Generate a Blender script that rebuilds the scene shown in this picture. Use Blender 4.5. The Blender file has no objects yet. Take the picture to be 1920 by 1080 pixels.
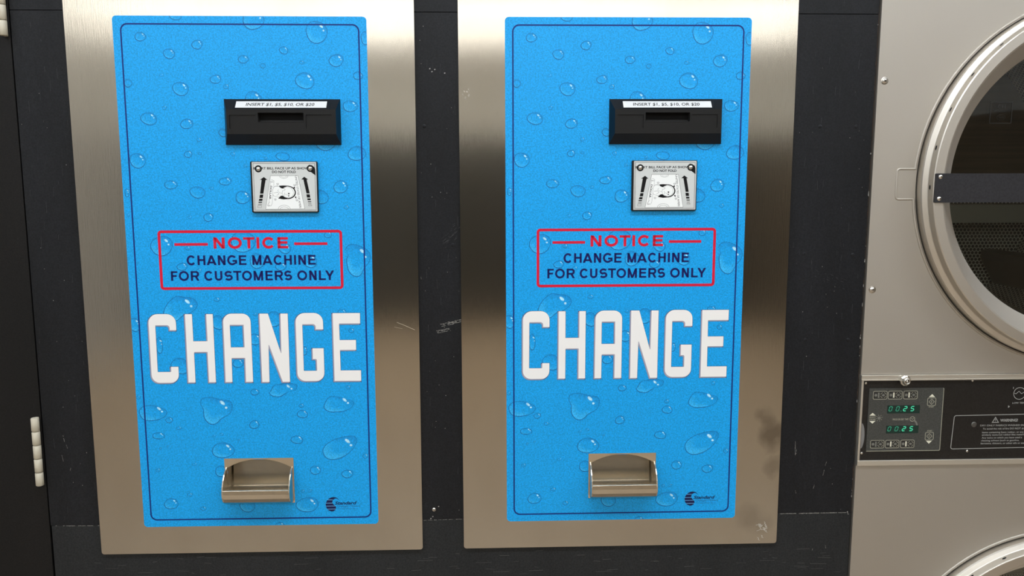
import bpy, math, random
from mathutils import Vector
from mathutils.geometry import tessellate_polygon
random.seed(7)
SC = bpy.context.scene
COL = SC.collection
Z0 = 1.7207          # height of the decals' top edge; all local measures below are millimetres

# ------------------------------------------------------------------ camera
cd = bpy.data.cameras.new('camera')
cd.sensor_width = 36.0
cd.lens = 36.0 * 1550.028 / 1920.0
cd.clip_start = 0.02
cam = bpy.data.objects.new('camera', cd)
COL.objects.link(cam)
cam.location = (0.51437, -1.19942, 1.5000)
cam.rotation_euler = (1.43630028, 0.00122584, -0.0322094)
SC.camera = cam

# ------------------------------------------------------------------ world / exposure
w = bpy.data.worlds.new('world'); SC.world = w; w.use_nodes = True
w.node_tree.nodes['Background'].inputs[0].default_value = (0.97, 0.98, 1.0, 1)
w.node_tree.nodes['Background'].inputs[1].default_value = 0.05
SC.view_settings.view_transform = 'Standard'
SC.view_settings.look = 'None'
SC.view_settings.gamma = 1.0
SC.view_settings.use_curve_mapping = False
SC.view_settings.exposure = 0.0
LAMP = 17.6          # strength of the ceiling lamps' diffusers

# ------------------------------------------------------------------ helpers
def lin(c):
    r = []
    for v in c[:3]:
        v /= 255.0
        r.append(v / 12.92 if v <= 0.04045 else ((v + 0.055) / 1.055) ** 2.4)
    return (r[0], r[1], r[2], 1.0)

def mat(name, col, rough=0.5, metal=0.0, emis=None, es=0.0, spec=0.5, aniso=0.0):
    m = bpy.data.materials.new(name); m.use_nodes = True
    b = m.node_tree.nodes['Principled BSDF']
    b.inputs['Base Color'].default_value = lin(col)
    b.inputs['Roughness'].default_value = rough
    b.inputs['Metallic'].default_value = metal
    b.inputs['Specular IOR Level'].default_value = spec
    b.inputs['Anisotropic'].default_value = aniso
    if emis:
        b.inputs['Emission Color'].default_value = lin(emis)
        b.inputs['Emission Strength'].default_value = es
    return m

def nd(m, t, **kw):
    n = m.node_tree.nodes.new(t)
    for k, v in kw.items():
        if k.startswith('i_'):
            n.inputs[k[2:].replace('_', ' ')].default_value = v
        else:
            setattr(n, k, v)
    return n

def lk(m, a, ao, b, bi): m.node_tree.links.new(a.outputs[ao], b.inputs[bi])

def coords(m, scale=(1, 1, 1)):
    tc = nd(m, 'ShaderNodeTexCoord'); mp = nd(m, 'ShaderNodeMapping')
    mp.inputs['Scale'].default_value = scale
    lk(m, tc, 'Object', mp, 'Vector')
    return mp

def noise_col(m, c1, c2, scale, stretch=(1, 1, 1), detail=4, lo=0.35, hi=0.65, mixin=None):
    """base colour varying between two colours"""
    mp = coords(m, stretch)
    n = nd(m, 'ShaderNodeTexNoise'); n.inputs['Scale'].default_value = scale; n.inputs['Detail'].default_value = detail
    lk(m, mp, 0, n, 'Vector')
    r = nd(m, 'ShaderNodeMapRange'); r.inputs['From Min'].default_value = lo; r.inputs['From Max'].default_value = hi
    lk(m, n, 'Fac', r, 'Value')
    x = nd(m, 'ShaderNodeMix', data_type='RGBA')
    if mixin: lk(m, mixin[0], mixin[1], x, 6)
    else: x.inputs[6].default_value = lin(c1)
    x.inputs[7].default_value = lin(c2)
    lk(m, r, 0, x, 0)
    lk(m, x, 2, m.node_tree.nodes['Principled BSDF'], 'Base Color')
    return x

def bump(m, scale, stretch, strength, dist=0.001, detail=3, prev=None):
    mp = coords(m, stretch)
    n = nd(m, 'ShaderNodeTexNoise'); n.inputs['Scale'].default_value = scale; n.inputs['Detail'].default_value = detail
    lk(m, mp, 0, n, 'Vector')
    b = nd(m, 'ShaderNodeBump'); b.inputs['Strength'].default_value = strength; b.inputs['Distance'].default_value = dist
    lk(m, n, 'Fac', b, 'Height')
    if prev: lk(m, prev, 'Normal', b, 'Normal')
    lk(m, b, 'Normal', m.node_tree.nodes['Principled BSDF'], 'Normal')
    return b

class MB:
    """collects geometry in millimetres (x right, y away from the viewer, z up)"""
    def __init__(s): s.v = []; s.f = []; s.mi = []; s.c = []; s.sm = []
    def add(s, vs, fs, mi=0, cols=None, smooth=False):
        o = len(s.v); s.v += [tuple(p) for p in vs]
        s.c += list(cols) if cols else [(1, 1, 1, 1)] * len(vs)
        for f in fs:
            s.f.append([i + o for i in f]); s.mi.append(mi); s.sm.append(smooth)
    def flat(s, loop, y=0.0, mi=0, holes=()):
        """2-D polygon (x, z) at depth y, facing the viewer"""
        loops = [list(loop)] + [list(h) for h in holes]
        pts = [p for l in loops for p in l]
        tris = tessellate_polygon([[Vector((p[0], p[1], 0)) for p in l] for l in loops])
        fs = []
        for t in tris:
            a, b, c = (pts[i] for i in t)
            ar = (b[0]-a[0])*(c[1]-a[1]) - (b[1]-a[1])*(c[0]-a[0])
            if abs(ar) < 1e-9: continue
            fs.append(list(t) if ar > 0 else list(t)[::-1])
        s.add([(p[0], y, p[1]) for p in pts], fs, mi)
    def slab(s, loop, yf, yb, mi=0, holes=(), back=False, side_mi=None):
        s.flat(loop, yf, mi, holes)
        sm = mi if side_mi is None else side_mi
        for k, l in enumerate([loop] + list(holes)):
            l = list(l); n = len(l)
            ar = sum(l[i][0]*l[(i+1) % n][1] - l[(i+1) % n][0]*l[i][1] for i in range(n))
            if (ar < 0) != (k > 0): l = l[::-1]
            vs = [(p[0], yf, p[1]) for p in l] + [(p[0], yb, p[1]) for p in l]
            s.add(vs, [[i, i+n, (i+1) % n+n, (i+1) % n] for i in range(n)], sm)
        if back:
            o = MB(); o.flat(loop, yb, mi, holes)
            s.add(o.v, [f[::-1] for f in o.f], mi)
    def box(s, x0, x1, y0, y1, z0, z1, mi=0):
        vs = [(x, y, z) for x in (x0, x1) for y in (y0, y1) for z in (z0, z1)]
        s.add(vs, [[0,1,3,2],[4,6,7,5],[0,4,5,1],[2,3,7,6],[0,2,6,4],[1,5,7,3]], mi)
    def lathe(s, cx, cz, prof, n=96, mi=0, a0=0.0, a1=2*math.pi, smooth=True):
        """profile of (radius, y) turned about the y axis through (cx, cz)"""
        full = abs(a1-a0-2*math.pi) < 1e-6; m = n if full else n+1
        vs = []
        for i in range(m):
            a = a0 + (a1-a0)*i/n
            for r, y in prof: vs.append((cx+r*math.cos(a), y, cz+r*math.sin(a)))
        k = len(prof); fs = []
        for i in range(n):
            j = (i+1) % m
            for q in range(k-1):
                fs.append([i*k+q, i*k+q+1, j*k+q+1, j*k+q])
        s.add(vs, fs, mi, smooth=smooth)
    def tube(s, path, r, n=8, mi=0, closed=False, y=0.0):
        """round bead following a 2-D (x, z) path"""
        P = [Vector(p) for p in path]; m = len(P); vs = []
        for i, p in enumerate(P):
            if closed: t = P[(i+1) % m]-P[i-1]
            else: t = P[min(i+1, m-1)]-P[max(i-1, 0)]
            t.normalize(); nrm = Vector((-t[1], t[0]))
            for q in range(n):
                a = 2*math.pi*q/n
                vs.append((p[0]+nrm[0]*r*math.cos(a), y+r*math.sin(a), p[1]+nrm[1]*r*math.cos(a)))
        fs = []
        for i in range(m if closed else m-1):
            j = (i+1) % m
            for q in range(n):
                fs.append([i*n+q, j*n+q, j*n+(q+1) % n, i*n+(q+1) % n])
        s.add(vs, fs, mi, smooth=True)
    def line(s, path, wd, y, mi=0, closed=False):
        """flat mitred line of width wd along a 2-D path"""
        P = [Vector(p) for p in path]; m = len(P); L = []
        for i, p in enumerate(P):
            a = P[i-1] if (closed or i > 0) else None
            b = P[(i+1) % m] if (closed or i < m-1) else None
            d1 = (p-a).normalized() if a is not None else (b-p).normalized()
            d2 = (b-p).normalized() if b is not None else d1
            n1 = Vector((-d1[1], d1[0])); n2 = Vector((-d2[1], d2[0]))
            nn = (n1+n2)
            if nn.length < 1e-4: nn = n1
            nn.normalize(); k = 1/max(0.35, nn.dot(n1))
            L.append((p+nn*wd/2*k, p-nn*wd/2*k))
        for i in range(m if closed else m-1):
            a, b = L[i], L[(i+1) % m]
            s.quad([a[0], a[1], b[1], b[0]], y, mi)
    def quad(s, l, y, mi=0):
        n = len(l); ar = sum(l[i][0]*l[(i+1) % n][1]-l[(i+1) % n][0]*l[i][1] for i in range(n))
        if ar < 0: l = l[::-1]
        s.add([(p[0], y, p[1]) for p in l], [list(range(n))], mi)
    def build(s, name, mats, parent=None, bevel=0.0, recalc=False, data=None):
        me = bpy.data.meshes.new(name)
        me.from_pydata([(a/1000, b/1000, c/1000) for a, b, c in s.v], [], s.f)
        for m_ in (mats if isinstance(mats, (list, tuple)) else [mats]): me.materials.append(m_)
        me.polygons.foreach_set('material_index', s.mi)
        me.polygons.foreach_set('use_smooth', s.sm)
        if any(c != (1, 1, 1, 1) for c in s.c):
            at = me.color_attributes.new('print', 'FLOAT_COLOR', 'POINT')
            at.data.foreach_set('color', [q for c in s.c for q in c])
        me.validate(); me.update()
        o = bpy.data.objects.new(name, me); COL.objects.link(o)
        if parent: o.parent = parent
        if bevel:
            b = o.modifiers.new('bevel', 'BEVEL'); b.width = bevel/1000; b.segments = 2; b.limit_method = 'ANGLE'; b.angle_limit = math.radians(25)
        return o

def rect(x0, x1, z0, z1, r=0.0, n=6):
    """rectangle; z0 > z1 allowed; rounded corners"""
    if z0 > z1: z0, z1 = z1, z0
    if r <= 0: return [(x0, z0), (x1, z0), (x1, z1), (x0, z1)]
    out = []
    for cx, cz, a in ((x1-r, z0+r, -90), (x1-r, z1-r, 0), (x0+r, z1-r, 90), (x0+r, z0+r, 180)):
        for i in range(n+1):
            t = math.radians(a+90*i/n); out.append((cx+r*math.cos(t), cz+r*math.sin(t)))
    return out

def rounded(pts, n=6):
    """polygon of (x, z[, radius]) with the corners rounded"""
    out = []; m = len(pts)
    for i, p in enumerate(pts):
        r = p[2] if len(p) > 2 else 0
        P = Vector(p[:2])
        if r <= 0: out.append(tuple(P)); continue
        A = Vector(pts[i-1][:2]); B = Vector(pts[(i+1) % m][:2])
        d1 = (A-P).normalized(); d2 = (B-P).normalized()
        ang = d1.angle(d2); t = r/math.tan(ang/2)
        t = min(t, (A-P).length*0.98, (B-P).length*0.98)
        p1 = P+d1*t; p2 = P+d2*t
        for k in range(n+1):      # quadratic through the corner, close to an arc
            u = k/n; c = 0.5523
            h1 = p1+(P-p1)*c; h2 = p2+(P-p2)*c
            q = (1-u)**3*p1+3*u*(1-u)**2*h1+3*u*u*(1-u)*h2+u**3*p2
            out.append(tuple(q))
    return out

def ell(cx, cz, rx, rz, rot=0.0, n=20):
    c, s_ = math.cos(rot), math.sin(rot)
    return [(cx+rx*math.cos(2*math.pi*i/n)*c-rz*math.sin(2*math.pi*i/n)*s_,
             cz+rx*math.cos(2*math.pi*i/n)*s_+rz*math.sin(2*math.pi*i/n)*c) for i in range(n)]

def catmull(P, n=6):
    out = []; m = len(P)
    for i in range(m):
        p0, p1, p2, p3 = (Vector(P[(i+k) % m]) for k in (-1, 0, 1, 2))
        for j in range(n):
            t = j/n
            q = 0.5*((2*p1)+(p2-p0)*t+(2*p0-5*p1+4*p2-p3)*t*t+(3*p1-p0-3*p2+p3)*t**3)
            out.append(tuple(q))
    return out

def empty(name, loc):
    o = bpy.data.objects.new(name, None); COL.objects.link(o); o.location = loc; o.empty_display_size = 0.05
    return o

def tag(o, label=None, cat=None, group=None, kind=None):
    if label: o['label'] = label
    if cat: o['category'] = cat
    if group: o['group'] = group
    if kind: o['kind'] = kind
    return o

# ---- lettering -----------------------------------------------------------
def clipz(poly, lo, hi):
    for sgn, lim in ((1, lo), (-1, -hi)):
        out = []; n = len(poly)
        for i in range(n):
            a, b = poly[i], poly[(i+1) % n]
            ia, ib = sgn*a[1] >= lim, sgn*b[1] >= lim
            if ia: out.append(a)
            if ia != ib:
                t = (lim-sgn*a[1])/(sgn*b[1]-sgn*a[1])
                out.append((a[0]+(b[0]-a[0])*t, a[1]+(b[1]-a[1])*t))
        poly = out
        if len(poly) < 3: return []
    return poly

def arc(cx, cz, rx, rz, a0, a1, n=20):
    return [(cx+rx*math.cos(math.radians(a0+(a1-a0)*i/n)), cz+rz*math.sin(math.radians(a0+(a1-a0)*i/n))) for i in range(n+1)]

def glyph(mb, ch, x0, x1, zb, zt, s, y, mi):
    """bold grotesque capital between x0..x1, zb..zt with stroke s"""
    h = s*0.86; W_ = x1-x0; H = zt-zb
    L, R, Bt, T = x0+s/2, x1-s/2, zb+h/2, zt-h/2
    mx, mz = (x0+x1)/2, (zb+zt)/2
    V = lambda x, a=zb, b=zt: mb.quad([(x-s/2, a), (x+s/2, a), (x+s/2, b), (x-s/2, b)], y, mi)
    Hh = lambda z, a=x0, b=x1: mb.quad([(a, z-h/2), (b, z-h/2), (b, z+h/2), (a, z+h/2)], y, mi)
    def D(xa, za, xb, zb_, k=1.0):     # diagonal of horizontal thickness, clipped to the cap height
        w2 = s*k/2*1.12
        p = clipz([(xa-w2, za), (xa+w2, za), (xb+w2, zb_), (xb-w2, zb_)], zb, zt)
        if p: mb.quad(p, y, mi)
    ln = lambda p, wd=None, c=False: mb.line(p, wd or s*0.95, y, mi, c)
    if ch in 'NMHUIEFLTDBPR' and ch != 'T' and ch != 'U': V(x0+s/2 if ch != 'I' else mx)
    if ch == 'N': V(R); D(L, zt, R, zb, 1.05)
    elif ch == 'M': V(R); D(L, zt, mx, zb, 0.9); D(R, zt, mx, zb, 0.9)
    elif ch == 'H': V(R); Hh(mz+H*0.03, x0, x1)
    elif ch == 'E': Hh(T); Hh(Bt); Hh(mz+H*0.03, x0, x1-W_*0.06)
    elif ch == 'F': Hh(T); Hh(mz+H*0.0, x0, x1-W_*0.12)
    elif ch == 'L': Hh(Bt)
    elif ch == 'T': V(mx); Hh(T)
    elif ch == 'A':
        e = s*0.56
        D(x0+e, zb, mx, zt+H*0.0, 1.0); D(x1-e, zb, mx, zt, 1.0); Hh(zb+H*0.27, x0+W_*0.2, x1-W_*0.2)
    elif ch == 'V': D(x0+s*0.56, zt, mx, zb); D(x1-s*0.56, zt, mx, zb)
    elif ch == 'Y': D(x0+s*0.56, zt, mx, zb+H*0.4); D(x1-s*0.56, zt, mx, zb+H*0.4); V(mx, zb, zb+H*0.44)
    elif ch == 'O': ln([p for p in arc(mx, mz, W_/2-s/2, H/2-h/2+0.01*H, 0, 360, 32)][:-1], s*0.95, True)
    elif ch == 'C': ln(arc(mx, mz, W_/2-s/2, H/2-h/2+0.01*H, 38, 322, 28))
    elif ch == 'G':
        ln(arc(mx, mz, W_/2-s/2, H/2-h/2+0.01*H, 40, 318, 28)); Hh(mz-H*0.07, mx+W_*0.03, x1)
        V(R, zb+H*0.14, mz)
    elif ch == 'U':
        V(L, zb+H*0.33); V(R, zb+H*0.33); ln(arc(mx, zb+H*0.34, W_/2-s/2, H*0.34-h/2, 180, 360, 18))
    elif ch == 'S':
        r = H/4-h/4+0.02*H
        top = arc(mx, zt-h/2-r, W_/2-s*0.55, r, 28, 250, 16); bot = arc(mx, zb+h/2+r, W_/2-s*0.5, r, 70, -152, 16)
        ln(top+bot)
    elif ch in 'PRB':
        r = H*0.265
        zc = zt-h/2-(r-h/4)
        mb.quad([(x0, zt-h), (x1-W_*0.35, zt-h), (x1-W_*0.35, zt), (x0, zt)], y, mi)
        zl = zb+H*0.47
        mb.quad([(x0, zl-h/2), (x1-W_*0.35, zl-h/2), (x1-W_*0.35, zl+h/2), (x0, zl+h/2)], y, mi)
        ln(arc(x1-W_*0.36, (T+zl)/2, W_*0.36-s/2, (T-zl)/2, 90, -90, 12))
        if ch == 'R': D(x1-W_*0.42, zl, x1-s*0.5, zb, 1.0)
        if ch == 'B':
            Hh(Bt, x0, x1-W_*0.35); ln(arc(x1-W_*0.36, (Bt+zl)/2, W_*0.36-s/2, (zl-Bt)/2, 90, -90, 12))
    elif ch == 'D':
        Hh(T, x0, x1-W_*0.45); Hh(Bt, x0, x1-W_*0.45); ln(arc(x1-W_*0.46, mz, W_*0.46-s/2, H/2-h/2, 90, -90, 16))

def word(mb, items, zb, zt, s, y, mi):
    for ch, a, b in items: glyph(mb, ch, a, b, zb, zt, s, y, mi)

_tc = {}
def text_mesh(txt, bold=0.0, shear=0.0, res=3):
    key = (txt, bold, shear)
    if key in _tc: return _tc[key]
    cu = bpy.data.curves.new('text', 'FONT'); cu.body = txt; cu.size = 1.0; cu.offset = bold; cu.shear = shear; cu.resolution_u = res
    ob = bpy.data.objects.new('text', cu); COL.objects.link(ob)
    dg = bpy.context.evaluated_depsgraph_get(); dg.update()
    ev = ob.evaluated_get(dg); me = ev.to_mesh()
    vs = [tuple(v.co) for v in me.vertices]; fs = [list(p.vertices) for p in me.polygons]
    ev.to_mesh_clear(); bpy.data.objects.remove(ob); bpy.data.curves.remove(cu)
    _tc[key] = (vs, fs); return _tc[key]

def text(mb, txt, x0, x1, zb, zt, y, mi, bold=0.0, shear=0.0, caps=True, fn=None):
    """built-in lettering fitted to a box; zb is the baseline, zt the cap height"""
    vs, fs = text_mesh(txt, bold, shear)
    if not vs: return
    ax = min(v[0] for v in vs); bx = max(v[0] for v in vs); hh = 0.73
    kx = (x1-x0)/(bx-ax); kz = (zt-zb)/hh
    out = []
    for v in vs:
        p = (x0+(v[0]-ax)*kx, zb+v[1]*kz)
        if fn: p = fn(*p)
        out.append((p[0], y, p[1]))
    nf = []
    for f in fs:
        a, b, c = (out[i] for i in f[:3])
        ar = (b[0]-a[0])*(c[2]-a[2])-(b[2]-a[2])*(c[0]-a[0])
        nf.append(f if ar > 0 else f[::-1])
    mb.add(out, nf, mi)

# ------------------------------------------------------------------ materials
M = {}
# brushed stainless steel, grain running up and down
def steel(name, col, rough, grain=0.25, wave=0.0, tint=None, aniso=0.0, rot=0.0):
    m = mat(name, col, rough, 1.0, aniso=aniso)
    p = bump(m, 60, (14, 1, 0.5), grain, 0.0004, 4)
    if wave: p = bump(m, 5.0, (1, 1, 0.8), wave, 0.004, 1, p)
    if tint: noise_col(m, col, tint, 6.0, (1, 1, 0.5), 5, 0.3, 0.8)
    if aniso:
        cx = nd(m, 'ShaderNodeCombineXYZ'); cx.inputs[0].default_value = 1.0
        lk(m, cx, 0, m.node_tree.nodes['Principled BSDF'], 'Tangent')
    return m
M['steel'] = steel('brushed_steel', (180, 175, 166), 0.17, 0.2, 0.07, (168, 161, 150), aniso=0.85)
M['dryer_steel'] = steel('dryer_steel', (186, 180, 170), 0.6, 0.2, 0.05, (185, 178, 167))
M['door_steel'] = steel('door_rim_steel', (206, 200, 190), 0.45, 0.01)
M['alu'] = mat('aluminium_strip', (214, 209, 198), 0.4, 0.85)
M['cup'] = mat('scoop_metal', (205, 195, 178), 0.24, 1.0); bump(M['cup'], 90, (1, 1, 1), 0.2, 0.0005)
M['screw'] = mat('screw_metal', (210, 206, 198), 0.25, 1.0)
M['black'] = mat('black_plastic', (7, 7, 7), 0.42, spec=0.32); bump(M['black'], 900, (1, 1, 1), 0.25, 0.0003)
M['void'] = mat('dark_slot', (5, 5, 5), 0.9)
M['white_label'] = mat('white_label', (214, 214, 212), 0.45)
M['ink'] = mat('black_ink', (14, 14, 14), 0.6, spec=0.2)
M['ink_grey'] = mat('grey_ink', (150, 150, 148), 0.6)
M['paper'] = mat('plate_white', (240, 242, 240), 0.35)
M['silver'] = mat('plate_silver', (206, 209, 207), 0.4, 0.1)
M['silver_edge'] = mat('plate_rim', (222, 226, 226), 0.3, 0.6)
M['navy'] = mat('navy_print', (6, 14, 88), 0.45, spec=0.3)
M['navy_line'] = mat('blue_line_print', (8, 40, 116), 0.45, spec=0.3)
M['logo'] = mat('logo_navy', (6, 24, 74), 0.45, spec=0.3)
M['logo_soft'] = mat('logo_soft_blue', (20, 92, 156), 0.4)
M['red'] = mat('red_print', (208, 16, 52), 0.45, spec=0.3)
M['white'] = mat('white_print', (238, 236, 233), 0.42)
M['shade'] = mat('letter_bevel_print', (158, 156, 172), 0.42)
M['outline'] = mat('letter_outline_print', (74, 98, 138), 0.42)
BLUE = (8, 158, 229)
# the decal: every colour below is ink on the vinyl
md = mat('decal_print', BLUE, 0.42, spec=0.35)
va = nd(md, 'ShaderNodeAttribute', attribute_name='print')
mp = coords(md, (1, 1, 1))
n1 = nd(md, 'ShaderNodeTexNoise'); n1.inputs['Scale'].default_value = 520; n1.inputs['Detail'].default_value = 2
lk(md, mp, 0, n1, 'Vector')
r1 = nd(md, 'ShaderNodeMapRange'); r1.inputs['From Min'].default_value = 0.3; r1.inputs['From Max'].default_value = 0.7
r1.inputs['To Min'].default_value = 0.76; r1.inputs['To Max'].default_value = 1.2
lk(md, n1, 'Fac', r1, 'Value')
vm = nd(md, 'ShaderNodeVectorMath', operation='SCALE')
lk(md, va, 'Color', vm, 0); lk(md, r1, 0, vm, 'Scale')
lk(md, vm, 0, md.node_tree.nodes['Principled BSDF'], 'Base Color')
M['decal'] = md
# painted plywood
def paint(name, c1, c2, scratch=True, rough=0.55):
    m = mat(name, c1, rough, spec=0.22)
    x = noise_col(m, c1, c2, 9.0, (1.5, 1, 0.35), 6, 0.3, 0.75)
    if scratch:
        mp = coords(m, (60, 30, 4))
        n = nd(m, 'ShaderNodeTexNoise'); n.inputs['Scale'].default_value = 3.0; n.inputs['Detail'].default_value = 8; n.inputs['Roughness'].default_value = 0.75
        lk(m, mp, 0, n, 'Vector')
        r = nd(m, 'ShaderNodeMapRange'); r.inputs['From Min'].default_value = 0.66; r.inputs['From Max'].default_value = 0.82; r.inputs['To Max'].default_value = 0.4
        lk(m, n, 'Fac', r, 'Value')
        y = nd(m, 'ShaderNodeMix', data_type='RGBA'); y.inputs[7].default_value = lin((120, 120, 118))
        lk(m, x, 2, y, 6); lk(m, r, 0, y, 0)
        n2 = nd(m, 'ShaderNodeTexNoise'); n2.inputs['Scale'].default_value = 420; n2.inputs['Detail'].default_value = 2
        r2 = nd(m, 'ShaderNodeMapRange'); r2.inputs['From Min'].default_value = 0.3; r2.inputs['From Max'].default_value = 0.7; r2.inputs['To Min'].default_value = 0.72; r2.inputs['To Max'].default_value = 1.28
        mp2 = coords(m); lk(m, mp2, 0, n2, 'Vector'); lk(m, n2, 'Fac', r2, 'Value')
        v = nd(m, 'ShaderNodeVectorMath', operation='SCALE'); lk(m, y, 2, v, 0); lk(m, r2, 0, v, 'Scale')
        lk(m, v, 0, m.node_tree.nodes['Principled BSDF'], 'Base Color')
    bump(m, 40, (3, 1, 0.6), 0.35, 0.0015, 6)
    return m
M['wall'] = paint('charcoal_painted_board', (29, 30, 33), (19, 20, 22), rough=0.42)
M['skirt'] = paint('charcoal_painted_lower_board', (40, 41, 42), (32, 33, 34), rough=0.5)
M['door'] = paint('black_brown_door_paint', (22, 20, 19), (17, 16, 15))
M['wood_edge'] = mat('raw_board_edge', (78, 62, 48), 0.8); noise_col(M['wood_edge'], (70, 52, 38), (28, 24, 22), 60, (1, 1, 1), 4)
M['chip'] = mat('chipped_paint', (150, 148, 142), 0.7)
M['cream'] = mat('cream_painted_hinge', (196, 188, 168), 0.5)
M['gap'] = mat('dark_gap', (8, 8, 8), 0.9)
# dryer plastics and glass
M['panel_black'] = mat('control_panel_black', (18, 17, 17), 0.3); noise_col(M['panel_black'], (17, 16, 16), (30, 29, 28), 500, (1, 1, 1), 2)
M['keypad'] = mat('keypad_grey', (62, 63, 60), 0.35); noise_col(M['keypad'], (54, 55, 52), (68, 69, 66), 450, (1, 1, 1), 2)
M['key_dark'] = mat('key_fill', (38, 38, 36), 0.4)
M['key_line'] = mat('key_outline', (158, 156, 138), 0.5)
M['key_bright'] = mat('key_bright', (214, 212, 192), 0.5)
M['display'] = mat('display_window', (16, 44, 38), 0.25)
M['led'] = mat('green_led', (40, 200, 150), 0.5, emis=(110, 220, 180), es=0.32)
M['led_dim'] = mat('green_led_dim', (30, 120, 95), 0.5, emis=(70, 180, 140), es=0.2)
M['panel_ink'] = mat('panel_print', (150, 150, 146), 0.5)
M['orange_ink'] = mat('orange_print', (190, 110, 60), 0.5)
M['bar'] = mat('door_bar_black', (30, 30, 34), 0.4); noise_col(M['bar'], (28, 28, 32), (40, 40, 44), 400, (1, 1, 1), 2)
M['gasket'] = mat('dark_gasket', (48, 42, 34), 0.7)
M['sticker'] = mat('glass_mark', (26, 24, 20), 0.5)
g = bpy.data.materials.new('tinted_door_glass'); g.use_nodes = True
nt = g.node_tree; nt.nodes.clear()
o_ = nt.nodes.new('ShaderNodeOutputMaterial'); mx_ = nt.nodes.new('ShaderNodeMixShader'); tr = nt.nodes.new('ShaderNodeBsdfTransparent'); gl = nt.nodes.new('ShaderNodeBsdfGlossy'); fr = nt.nodes.new('ShaderNodeFresnel')
tr.inputs[0].default_value = (0.84, 0.84, 0.8, 1); gl.inputs['Roughness'].default_value = 0.03; gl.inputs[0].default_value = (1, 1, 1, 1); fr.inputs[0].default_value = 1.4
nt.links.new(fr.outputs[0], mx_.inputs[0]); nt.links.new(tr.outputs[0], mx_.inputs[1]); nt.links.new(gl.outputs[0], mx_.inputs[2]); nt.links.new(mx_.outputs[0], o_.inputs[0])
M['glass'] = g
# perforated drum sheet: round holes in a hexagonal pitch (the mesh's UVs are in millimetres)
def perforated(name, pitch, rad):
    m = mat(name, (120, 122, 118), 0.45, 0.6)
    uv = nd(m, 'ShaderNodeUVMap', uv_map='mm')
    ds = []
    px, pz = pitch, pitch*1.732
    for k in (0, 1):
        ad = nd(m, 'ShaderNodeVectorMath', operation='ADD'); ad.inputs[1].default_value = (px*0.5*k+5000*px, pz*0.5*k+5000*pz, 0)
        lk(m, uv, 0, ad, 0)
        mo = nd(m, 'ShaderNodeVectorMath', operation='MODULO'); mo.inputs[1].default_value = (px, pz, 1)
        lk(m, ad, 0, mo, 0)
        su = nd(m, 'ShaderNodeVectorMath', operation='SUBTRACT'); su.inputs[1].default_value = (px/2, pz/2, 0)
        lk(m, mo, 0, su, 0)
        le = nd(m, 'ShaderNodeVectorMath', operation='LENGTH'); lk(m, su, 0, le, 0); ds.append(le)
    mn = nd(m, 'ShaderNodeMath', operation='MINIMUM'); lk(m, ds[0], 'Value', mn, 0); lk(m, ds[1], 'Value', mn, 1)
    lt = nd(m, 'ShaderNodeMath', operation='LESS_THAN'); lt.inputs[1].default_value = rad; lk(m, mn, 0, lt, 0)
    x = nd(m, 'ShaderNodeMix', data_type='RGBA'); x.inputs[6].default_value = lin((206, 210, 200)); x.inputs[7].default_value = lin((6, 6, 6))
    lk(m, lt, 0, x, 0); b = m.node_tree.nodes['Principled BSDF']; lk(m, x, 2, b, 'Base Color')
    mt = nd(m, 'ShaderNodeMath', operation='MULTIPLY_ADD'); mt.inputs[1].default_value = -0.2; mt.inputs[2].default_value = 0.2
    lk(m, lt, 0, mt, 0); lk(m, mt, 0, b, 'Metallic')
    return m
M['drum'] = perforated('perforated_drum_sheet', 8.6, 3.35)
M['drum_plain'] = mat('drum_back_sheet', (112, 102, 86), 0.6, 0.2); noise_col(M['drum_plain'], (112, 102, 86), (92, 84, 70), 8, (0.3, 1, 12))  # brown streaks paint the glare that hides the upper perforations
M['ledge'] = mat('back_ledge_metal', (170, 172, 164), 0.5, 0.2)
M['rib'] = mat('drum_rib_metal', (92, 94, 92), 0.45, 0.6)
# room
M['floor'] = mat('brown_floor', (182, 164, 142), 0.35); noise_col(M['floor'], (182, 164, 142), (166, 148, 127), 3)
M['roomwall'] = mat('room_wall_paint', (196, 197, 196), 0.7); noise_col(M['roomwall'], (196, 197, 196), (190, 191, 190), 2)
M['farwall'] = mat('far_wall_paint', (228, 228, 224), 0.7); noise_col(M['farwall'], (228, 228, 224), (220, 220, 216), 2)
M['side_dado'] = mat('side_dado', (122, 108, 90), 0.6); noise_col(M['side_dado'], (122, 108, 90), (108, 96, 80), 3)  # brown of the unseen panel mirrored in the door glass
M['dado'] = mat('room_dado', (54, 54, 50), 0.6); noise_col(M['dado'], (54, 54, 50), (46, 45, 42), 4)  # dark tone of the unseen panel mirrored in the steel plates
M['ceiling'] = mat('ceiling_tile', (228, 228, 226), 0.8); noise_col(M['ceiling'], (228, 228, 226), (218, 218, 216), 30)
M['fixture'] = mat('lamp_housing', (235, 235, 232), 0.5)
M['diffuser'] = mat('lamp_diffuser', (255, 255, 250), 0.5, emis=(238, 246, 255), es=LAMP)

M['soft_diffuser'] = mat('soft_lamp_diffuser', (255, 255, 250), 0.5, emis=(250, 250, 246), es=6.5)

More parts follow.
